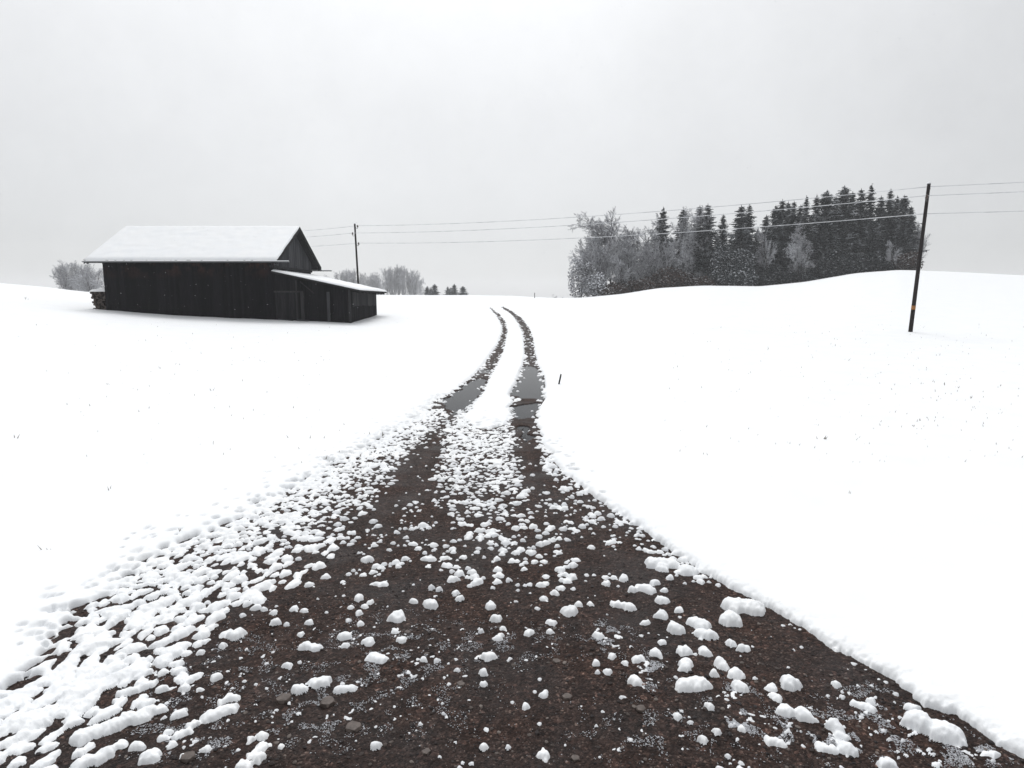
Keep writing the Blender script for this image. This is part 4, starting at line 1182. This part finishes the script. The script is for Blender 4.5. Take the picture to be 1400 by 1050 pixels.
# ================================================================== TREES
def bare_tree(seed, H=12.0, spread=0.55, stems=1, fine=7, up=0.55, tw=0.024):
    """tapered trunk, limbs, branches, twigs; returns (trunk arrays, crown arrays) with base at origin, height H"""
    R = np.random.default_rng(seed)
    segs_t, segs_c = [], []
    def grow(p, d, L, r, lvl):
        n = {0: 5, 1: 4, 2: 3, 3: 2}.get(lvl, 1)
        q = p.copy(); dd = d.copy(); pts = [q.copy()]; ds = []
        for k in range(n):
            dd = dd + R.normal(0, 0.10 + 0.04 * lvl, 3) + np.array([0, 0, 0.07 * up])
            dd /= np.linalg.norm(dd); q = q + dd * L / n; pts.append(q.copy()); ds.append(dd.copy())
        for k in range(n):
            ra = r * (1 - 0.75 * k / n); rb = r * (1 - 0.75 * (k + 1) / n)
            (segs_t if lvl <= 1 else segs_c).append((pts[k], pts[k + 1], ra, rb))
        if lvl >= 4: return
        nc = [12, 8, 7, fine][lvl]
        for c in range(nc):
            t = (0.22 if lvl == 0 else 0.15) + (0.78 if lvl == 0 else 0.85) * (c + R.random()) / nc
            i = min(int(t * n), n - 1); f = t * n - i
            bp = pts[i] * (1 - f) + pts[i + 1] * f
            a = R.uniform(0, 2 * math.pi)
            ax = ds[i]; s1 = np.cross(ax, [0.3, 0.2, 1.0]); s1 /= np.linalg.norm(s1) + 1e-9; s2 = np.cross(ax, s1)
            tilt = spread * R.uniform(0.75, 1.35) * (1.15 - 0.4 * t if lvl == 0 else 1)
            nd = ax * math.cos(tilt) + (s1 * math.cos(a) + s2 * math.sin(a)) * math.sin(tilt)
            nl = L * [0.52, 0.50, 0.46, 0.42][lvl] * (1.15 - 0.55 * t) * R.uniform(0.8, 1.2)
            grow(bp, nd, nl, max(r * 0.42 * (1.1 - 0.5 * t), tw), lvl + 1)
    for s in range(stems):
        a = 2 * math.pi * s / max(stems, 1)
        d = np.array([0.30 * math.cos(a), 0.30 * math.sin(a), 1.0]) if stems > 1 else np.array([0, 0, 1.0])
        d /= np.linalg.norm(d)
        grow(np.array([0.15 * math.cos(a) * (stems > 1), 0.15 * math.sin(a) * (stems > 1), 0.0]), d, H * 0.82, H * 0.016, 0)
    def mk(segs):
        P0 = np.array([s[0] for s in segs]); P1 = np.array([s[1] for s in segs]); ra = np.array([s[2] for s in segs]); rb = np.array([s[3] for s in segs])
        D = P1 - P0; D /= np.linalg.norm(D, axis=1)[:, None] + 1e-9
        A = np.cross(D, np.array([0.31, 0.17, 0.93])); A /= np.linalg.norm(A, axis=1)[:, None] + 1e-9; B = np.cross(D, A)
        V = []
        for (P, r_) in ((P0, ra), (P1, rb)):
            for k in range(3):
                t = 2 * math.pi * k / 3
                V.append(P + (A * math.cos(t) + B * math.sin(t)) * r_[:, None])
        V = np.stack(V, 1); n = len(segs); o = (np.arange(n) * 6)[:, None]
        F = np.concatenate([np.stack([o[:, 0] + k, o[:, 0] + (k + 1) % 3, o[:, 0] + 3 + (k + 1) % 3, o[:, 0] + 3 + k], -1) for k in range(3)])
        return V.reshape(-1, 3), F
    t_, c_ = mk(segs_t), mk(segs_c)
    zmax = c_[0][:, 2].max(); k = H / zmax
    return (t_[0] * k, t_[1]), (c_[0] * k, c_[1])

def spruce(seed, H=18.0, R0=2.6, droop=0.35):
    R = np.random.default_rng(seed); V, F = [], []
    z = H * 0.05; n = 0
    while z < H * 0.985:
        f = z / H
        rad = R0 * min((1 - f) ** 0.64, 0.80) * R.uniform(0.62, 1.18) + 0.14
        nb = int(8 + 4 * (1 - f))
        a0 = R.uniform(0, 6.28)
        for b_ in range(nb):
            a = a0 + 6.283 * b_ / nb + R.normal(0, 0.18); rl = rad * R.uniform(0.55, 1.25)
            ca, sa = math.cos(a), math.sin(a)
            dr = droop * R.uniform(0.4, 1.7) * (1.25 - f); zj = R.normal(0, 0.14)
            ns = max(3, int(rl / 0.28))
            prev = None
            for k in range(ns + 1):
                t = k / ns; rr_ = rl * t
                zz_ = z + zj + rl * (-dr * t + 0.35 * dr * t * t * 1.6) + 0.05
                wd = (0.52 * (1 - t) + 0.20) * min(1.0, 0.35 + rl * 0.3) * R.uniform(0.7, 1.25)
                c_ = np.array([rr_ * ca, rr_ * sa, zz_])
                if prev is not None and R.random() > 0.06:
                    for sg in (-1, 1):       # side sprays hang from the bough
                        side_ = np.array([-sa, ca, 0]) * sg
                        tip = c_ + side_ * wd + np.array([ca, sa, 0]) * 0.18 + np.array([0, 0, -wd * R.uniform(0.2, 1.5)])
                        V += [prev, c_, tip, prev + side_ * wd * 0.45 + np.array([0, 0, -wd * R.uniform(0.1, 0.7)])]
                        F.append((n, n + 1, n + 2, n + 3)); n += 4
                prev = c_
        z += (0.30 + 0.10 * R.random()) * (1.0 if f < 0.8 else 0.72) * H / 18
    # top leader
    for k in range(5):
        a = k * 1.257
        V += [np.array([0, 0, H * 0.95]), np.array([0.16 * math.cos(a), 0.16 * math.sin(a), H * 0.965]), np.array([0, 0, H * 1.01]), np.array([0.10 * math.cos(a + .8), 0.1 * math.sin(a + .8), H * 0.96])]
        F.append((n, n + 1, n + 2, n + 3)); n += 4
    mb = MB(); mb.tube([(0, 0, -0.5), (0, 0, H * 0.5), (0, 0, H * 0.97)], [H * 0.014, H * 0.009, 0.02], 6)
    return (np.array(V), np.array(F)), mb

def shrub(seed, W=3.0, H=3.5, n=2600):
    """leafy evergreen bush: leaf clumps through an uneven rounded volume"""
    R = np.random.default_rng(seed)
    c = R.normal(0, 1, (n, 3)); c /= np.linalg.norm(c, axis=1)[:, None]; c *= (R.random(n) ** 0.28)[:, None]
    lob = 1 + 0.18 * np.sin(c[:, 0] * 4 + seed) + 0.15 * np.sin(c[:, 1] * 5 + c[:, 2] * 4)
    P = c * lob[:, None] * np.array([W / 2, W / 2, H / 2]) + np.array([0, 0, H / 2])
    s = R.uniform(0.10, 0.22, n)
    A = R.normal(0, 1, (n, 3)); A[:, 2] *= 0.5; A /= np.linalg.norm(A, axis=1)[:, None]
    B = np.cross(A, R.normal(0, 1, (n, 3))); B /= np.linalg.norm(B, axis=1)[:, None]
    V = np.stack([P - A * s[:, None], P + B * s[:, None] * 0.6, P + A * s[:, None], P - B * s[:, None] * 0.6], 1).reshape(-1, 3)
    o = (np.arange(n) * 4)[:, None]
    return V, o + np.array([[0, 1, 2, 3]])

protos = {}
def deciduous_proto(key, *a, **k):
    (tv, tf), (cv_, cf_) = bare_tree(*a, **k)
    protos[key] = (np_mesh('trunk', tv, tf, False), np_mesh('crown', cv_, cf_, False), k.get('H', 12.0))
deciduous_proto('d1', 3, H=12.0, spread=0.66, fine=8)
deciduous_proto('d2', 8, H=12.0, spread=0.55, stems=2, fine=5)
deciduous_proto('d3', 15, H=12.0, spread=0.78, fine=8)
deciduous_proto('col', 21, H=12.0, spread=0.36, stems=3, fine=4, up=1.2)
deciduous_proto('fan', 27, H=12.0, spread=0.55, stems=4, fine=4, up=0.4)
for key, sd_, hh, r0, dp in (('s1', 4, 18, 4.3, 0.42), ('s2', 9, 18, 5.2, 0.30), ('s3', 14, 18, 3.8, 0.5), ('s4', 33, 18, 4.7, 0.22), ('s5', 41, 18, 4.4, 0.62)):
    (sv_, sf_), tb = spruce(sd_, hh, r0, dp)
    protos[key] = (tb.mesh('trunk', (0, 0, 0), True), np_mesh('crown', sv_, sf_, False), float(hh))
mats_done = {}
def mesh_variant(key, which, m_):
    k = (key, which, m_)
    if k not in mats_done:
        me = protos[key][which]
        if me.materials: me = me.copy()
        me.materials.append(M[m_]); mats_done[k] = me
    return mats_done[k]
def tree(kind, px, ytop, Y, label, cat='tree', group=None, name='bare_tree', wide=1.0, crown='twig', bark='bark', sink=0.2):
    u_, s_ = ray(px, ytop); x = float(u_ * Y); ztop = EYE + float(s_ * Y)
    zb_ = float(terr(x, Y)) - sink; H_ = ztop - zb_; k = H_ / protos[kind][2]
    root = empty(name, (x, Y, zb_), label, cat, group)
    rz_ = random.uniform(0, 6.28)
    for which, nm_, m_ in ((0, 'trunk', bark), (1, 'crown', crown)):
        o = link(nm_, mesh_variant(kind, which, m_), None, root); o.scale = (k * wide, k * wide, k); o.rotation_euler = (0, 0, rz_)
    return root
gL = 'frosted bare trees at the left end of the wood'
DT = [('d3', 804, 344, 107, 0.85, 'low spreading frosty tree at the very left tip of the wood'),
      ('d2', 816, 320, 110, 1.0, 'frosty tree second from the left tip of the wood'),
      ('d3', 828, 306, 113, 1.1, 'fine branched frosty tree rising left of the tall rounded one'),
      ('d1', 838, 294, 116, 1.2, 'tall rounded rimed tree left of the first spruces'),
      ('d2', 856, 288, 118, 1.25, 'tallest frosted broadleaf tree at the left of the wood'),
      ('d3', 874, 292, 117, 1.15, 'tall frosted tree right of the tallest broadleaf'),
      ('d1', 888, 306, 116, 0.8, 'narrow frosted tree touching the first spruce'),
      ('d3', 830, 340, 105, 0.75, 'small white rimed tree at the foot of the left trees'),
      ('d1', 850, 350, 105, 0.8, 'bushy low frosted tree below the tall rounded trees'),
      ('d2', 872, 356, 106, 0.7, 'short rimed tree in front of the dark left spruces'),
      ('d3', 806, 352, 104, 0.8, 'dense low frosty tree reaching furthest left of the wood'),
      ('d2', 815, 330, 108, 1.0, 'wide frosty tree filling the left shoulder of the wood'),
      ('d1', 845, 310, 112, 1.1, 'broad frosted tree in the middle of the left group'),
      ('d3', 866, 312, 112, 1.0, 'thick frosted crown before the tallest broadleaf'),
      ('d2', 895, 330, 106, 0.9, 'frosted tree under the bare topped leftmost spruce'),
      ('d3', 925, 283, 112, 0.75, 'pale frosted tree between the two leftmost spruce tops'),
      ('d1', 946, 286, 112, 0.8, 'pale frosted tree left of the pair of spruces'),
      ('d2', 915, 322, 105, 0.85, 'broad frosted tree above the brown thicket'),
      ('d3', 940, 330, 105, 0.85, 'bright rimed tree in front of the twin spruces'),
      ('d1', 1040, 318, 112, 0.6, 'thin frosted tree in the gap before the main spruce block'),
      ('d1', 1056, 308, 103, 0.5, 'narrow rimed tree at the left edge of the main spruce block'),
      ('d3', 1092, 303, 101, 0.8, 'white rimed tree standing before the dark spruce block'),
      ('d2', 1098, 330, 100, 0.7, 'smaller white rimed tree low before the spruce block'),
      ('d1', 1222, 328, 99, 0.6, 'small pale crowned tree at the right foot of the spruces'),
      ('col', 1250, 312, 112, 0.7, 'loose bare tree just left of the leaning pole, at the wood edge'),
      ('col', 1256, 306, 112, 0.45, 'rightmost bare tree of the wood, partly behind the leaning pole')]
for (k, px, yt, Y, w, lb) in DT:
    white = lb.startswith(('white', 'small white', 'smaller white', 'bright', 'small pale', 'pale'))
    tree(k, px, yt, Y, lb, 'tree', gL if px < 900 else 'frosted bare trees among the spruces', 'bare_tree', w, 'twig_white' if white else 'twig')
SPR = [(907, 281, 110, .75), (935, 283, 114, .7), (957, 279, 111, .8), (968, 277, 109, .85), (989, 292, 114, .8), (1014, 279, 111, .85), (1025, 279, 113, .8), (1036, 311, 120, .7),
       (897, 318, 122, .9), (918, 322, 124, .9), (885, 328, 124, .9), (866, 330, 126, .9), (850, 336, 126, .8), (945, 320, 124, .9), (980, 318, 124, 1.0), (1000, 322, 122, 1.0),
       (1048, 292, 112, .75), (1061, 279, 110, .75), (1070, 271, 108, .7), (1078, 274, 112, .7), (1086, 273, 108, .7), (1095, 278, 111, .7), (1103, 267, 108, .75), (1117, 264, 111, .75),
       (1131, 258, 107, .85), (1143, 266, 112, .8), (1155, 252, 107, .9), (1166, 260, 112, .8), (1178, 256, 108, .8), (1192, 251, 107, .85), (1205, 266, 112, .8), (1218, 257, 107, .85), (1227, 266, 111, .8),
       (1237, 265, 106, .8), (1246, 280, 106, .75), (1066, 300, 118, 1.0), (1090, 296, 120, 1.0), (1112, 290, 120, 1.0), (1136, 288, 120, 1.1), (1160, 284, 120, 1.1), (1184, 284, 120, 1.1), (1208, 284, 120, 1.1), (1230, 290, 118, 1.0)]
SL = {0: 'dark spruce with a bare pointed top, leftmost in the wood', 1: 'short dark spruce top between two frosted trees', 2: 'left of the twin tall spruces in the wood', 3: 'right of the twin tall spruces in the wood',
      4: 'shorter blunt spruce between the twins and the broad pair', 5: 'left of the broad pair of spruces mid wood', 6: 'right of the broad pair of spruces mid wood', 7: 'small spruce top in the gap before the main block',
      16: 'low leftmost spruce of the main block', 17: 'second spruce from the left of the main block', 18: 'pointed spruce near the left end of the main block', 24: 'pointed spruce left of the tallest central one',
      26: 'tall central spruce of the main block', 28: 'dark spruce just left of the tallest on the right', 29: 'tallest spruce towards the right of the main block', 31: 'broad spruce top second from the right end', 33: 'rounded spruce at the right end of the block',
      34: 'low spruce at the right edge of the wood'}
spr_lb = {}
for i, (px, yt, Y, w) in enumerate(SPR):
    lb = SL.get(i)
    if lb is None:
        back = Y >= 117
        ordn = {19: 'fifth', 20: 'sixth', 21: 'seventh', 22: 'eighth', 23: 'ninth', 25: 'eleventh', 27: 'thirteenth', 30: 'fifth from right', 32: 'third from right'}
        if px < 1040: lb = f"shaded back row spruce behind the frosted trees, about {['left end', 'left of centre', 'middle', 'right of centre', 'right end'][min(4, int((px - 845) / 32))]}"
        elif back: lb = f"shorter spruce filling the back of the main block, {['far left', 'left', 'left of centre', 'centre', 'right of centre', 'right', 'right edge', 'far right'][min(7, int((px - 1060) / 22))]}"
        else: lb = f"snow flecked spruce of the main block, {ordn.get(i, 'inner')} top" + ('' if 'right' in ordn.get(i, '') else ' from the left')
    spr_lb[i] = lb
spr_lb = tell_apart(spr_lb, {i: t[0] for i, t in enumerate(SPR)})
for i, (px, yt, Y, w) in enumerate(SPR):
    lb = spr_lb[i]
    tree(['s1', 's4', 's2', 's3', 's5'][(i * 7 + i // 5) % 5], px, yt + 1.5, Y, lb, 'spruce', 'spruces of the wood on the right', 'spruce_tree', w * random.uniform(0.95, 1.35), 'needle', 'bark')
def bush(px, ytop, wpx, Y, label, m_, seed, n=2600, name='bush'):
    u_, s_ = ray(px, ytop); x = float(u_ * Y); zt_ = EYE + float(s_ * Y); zb_ = float(terr(x, Y)) - 0.3
    W = wpx / FPX * Y
    root = empty(name, (x, Y, zb_), label, 'bush', 'bushes at the foot of the wood')
    V, F = shrub(seed, W, zt_ - zb_, n); link('foliage', np_mesh('foliage', V, F, False), M[m_], root)
    mb = MB()
    for k in range(5):
        a = k * 1.3; mb.tube([(0, 0, -0.2), (W * 0.12 * math.cos(a), W * 0.12 * math.sin(a), (zt_ - zb_) * 0.35), (W * 0.3 * math.cos(a), W * 0.3 * math.sin(a), (zt_ - zb_) * 0.75)], [0.06, 0.04, 0.015], 5)
    link('stem', mb.mesh('stem', (0, 0, 0)), M['bark'], root)
bush(988, 334, 34, 101, 'tall snow flecked evergreen bush, left of the low wide one', 'leaf', 2, 3200)
bush(1010, 338, 36, 100, 'tall snow flecked evergreen bush behind the low wide one', 'leaf', 5, 3200)
bush(1005, 362, 62, 99, 'low wide evergreen bush dotted with snow at the wood foot', 'leaf', 7, 4600)
bush(920, 368, 60, 103, 'brown leaved thicket at the foot of the left spruces', 'twig_brown', 9, 3400)
bush(958, 378, 36, 101, 'low grey brown scrub right of the brown thicket', 'twig_brown', 12, 1800)
bush(880, 380, 44, 103, 'dark scrub under the frosted trees at the left', 'twig_brown', 13, 1800)
bush(838, 388, 60, 104, 'low dark scrub along the left foot of the wood', 'twig_brown', 14, 2200)
bush(795, 354, 34, 105, 'rounded frosty bush overhanging the left tip of the wood', 'twig', 35, 2600)
bush(812, 374, 34, 104, 'pale frosty scrub filling the left foot of the wood', 'twig_white', 31, 2600)
bush(1150, 345, 70, 103, 'dark undergrowth below the middle of the main block', 'needle', 16, 3800)
bush(1205, 345, 60, 103, 'dark undergrowth below the right of the main block', 'needle', 17, 3400)
bush(1075, 362, 60, 103, 'dark undergrowth below the left of the main block', 'needle', 18, 3000)
bush(1240, 345, 34, 100, 'dark rounded bush at the right foot of the wood', 'twig_brown', 19, 2200)
# distant trees
for (k, px, yt, Y, w, lb) in [('fan', 88, 358, 190, 0.8, 'leftmost hazy bare tree beyond the left field'), ('fan', 106, 355, 195, 0.9, 'broad hazy bare tree left of the barn roof corner'),
                              ('fan', 122, 361, 180, 0.9, 'hazy frosted tree below the left roof corner'), ('d1', 137, 352, 150, 0.9, 'frosted tree showing between roof corner and barn wall')]:
    tree(k, px, yt, Y, lb, 'tree', 'distant bare trees left of the barn', 'bare_tree', w, 'twig')
FT = [('d1', 446, 374, 0.9), ('d3', 459, 371, 0.9), ('col', 476, 366, 0.7), ('d1', 492, 369, 0.9), ('d2', 505, 372, 0.8), ('d3', 517, 371, 0.9), ('col', 532, 363, 0.7), ('col', 543, 360, 0.65), ('col', 552, 362, 0.7), ('d2', 563, 368, 0.7), ('d1', 571, 380, 0.7),
      ('col', 468, 368, 0.6), ('col', 484, 366, 0.6), ('d2', 499, 376, 0.8), ('col', 511, 372, 0.6), ('d1', 524, 374, 0.8), ('col', 537, 366, 0.55), ('col', 547, 364, 0.55), ('col', 557, 366, 0.6), ('col', 566, 371, 0.5)]
far_lb = {}
for i, (k, px, yt, w) in enumerate(FT):
    far_lb[i] = {0: 'leftmost far grey tree above the lean-to roof', 6: 'left of the tall upright far trees', 7: 'tallest upright far tree, middle of its clump', 8: 'right of the tall upright far trees', 10: 'small rightmost tree of the far grey row'}.get(i) or f"thin grey tree of the far row, {['at its left end above the lean-to', 'left of the slim pole', 'beside the slim pole', 'between slim pole and upright clump', 'within the upright clump'][min(4, int((px - 440) / 24))]}"
far_lb = tell_apart(far_lb, {i: t[1] for i, t in enumerate(FT)})
for i, (k, px, yt, w) in enumerate(FT):
    lb = far_lb[i]
    tree(k, px, yt, 420 + 6 * (i % 3), lb, 'tree', 'far row of grey bare trees', 'bare_tree', w, 'twig')
for i, (px, yt, w) in enumerate([(584, 391, 1.5), (594, 388, 1.4), (612, 392, 1.5), (621, 388, 1.5), (633, 391, 1.6), (589, 393, 1.6), (616, 393, 1.6)]):
    lb = ['left spruce of the small far pair', 'right spruce of the small far pair', 'left spruce of the small far trio', 'middle spruce of the small far trio', 'right spruce of the small far trio', 'young spruce in the gap of the far pair', 'young spruce in the gap of the far trio'][i]
    tree(['s1', 's2', 's3'][i % 3], px, yt, 235 + i, lb, 'spruce', 'small far spruces on the crest', 'spruce_tree', w, 'needle')
bush(763, 403.5, 24, 150, 'tiny grey bush on the skyline right of the track', 'twig', 23, 700)

# ================================================================== stalks in the snow
sv_, sf_, n = [], [], 0
def stalk(x, y, h):
    global n
    z = gz(x, y) + 0.0; a = random.uniform(0, 6.28); l = random.uniform(0.3, 1.2) * h
    w = 0.006 + 0.0009 * y * 0.4
    dx, dy = math.cos(a), math.sin(a)
    b0 = (x - dy * w, y + dx * w, z - 0.03); b1 = (x + dy * w, y - dx * w, z - 0.03); b2_ = (x + dx * w * 1.4, y + dy * w * 1.4, z - 0.03)
    t = (x + dx * l, y + dy * l, z + h)
    sv_.extend([b0, b1, b2_, t]); sf_.extend([(n, n + 1, n + 3), (n + 1, n + 2, n + 3), (n + 2, n, n + 3)]); n += 4
spots = [(1115, 586, 3), (1128, 604, 4), (1060, 661, 2), (1162, 683, 2), (1199, 515, 2), (1257, 520, 2), (1275, 527, 2), (1291, 530, 3), (1310, 533, 2), (1328, 548, 4), (1333, 562, 3), (1282, 488, 3), (1157, 495, 2), (1111, 490, 2),
         (1255, 591, 2), (1207, 588, 2), (1366, 532, 3), (1392, 545, 2), (1146, 475, 2), (148, 529, 3), (180, 537, 2), (330, 523, 2), (288, 538, 3), (150, 678, 2), (64, 762, 3), (247, 734, 2), (24, 602, 2), (218, 587, 1), (37, 410, 4), (970, 470, 2), (925, 505, 2), (1050, 480, 2)]
for (px, py, k) in spots:
    for q in range(k):
        g = ground(px + random.gauss(0, 2.5), py + random.gauss(0, 1.2))[0]; stalk(g[0], g[1], random.uniform(0.015, 0.04) * (1 + g[1] / 14))
for k in range(420):
    px = random.choice([random.gauss(1260, 90), random.gauss(300, 160), random.uniform(900, 1400)]); py = random.uniform(445, 640)
    if px < 560 or px > 800:
        g = ground(px, py)[0]
        if g[1] < 60: stalk(g[0], g[1], random.uniform(0.008, 0.028) * (1 + g[1] / 14))
o = link('grass_stubble', np_mesh('grass_stubble', np.array(sv_), np.array(sf_), False), M['stalk'])
tag(o, 'dry grass tips poking through the snow of the meadow', None, None, 'stuff')

# ---- snow in the air
nf = 4200
Yf = rng.uniform(9, 37, nf); uf = rng.uniform(-0.95, 0.95, nf); zf = rng.uniform(-0.12, 0.5, nf) * Yf + EYE
ok = zf > terr(uf * Yf, Yf) + 0.3
fp = np.stack([uf * Yf, Yf], -1)[ok]; zf = zf[ok]
fv, ff = scatter(fp, rng.uniform(0.003, 0.0065, len(fp)), zf, rng.uniform(1.0, 2.2, len(fp)), octv, octF3)
o = link('falling_snow', np_mesh('falling_snow', fv, ff, True), M['flake'])
tag(o, 'sparse snowflakes drifting down over the field', None, None, 'stuff')

# ================================================================== haze: the misty air over the whole valley
m = bpy.data.materials.new('haze_air'); m.use_nodes = True
N = m.node_tree.nodes; L = m.node_tree.links; N.clear()
out = N.new('ShaderNodeOutputMaterial'); vp = N.new('ShaderNodeVolumePrincipled')
vp.inputs['Color'].default_value = (0.97, 0.98, 1.0, 1); vp.inputs['Density'].default_value = 0.00048; vp.inputs['Anisotropy'].default_value = 0.2
L.new(vp.outputs[0], out.inputs['Volume'])
mb = MB(); mb.box(-3400, 3400, -60, 1150, -14, 34)
o = mb.build('haze', m); tag(o, 'pale winter mist lying over the whole valley', None, None, 'stuff')
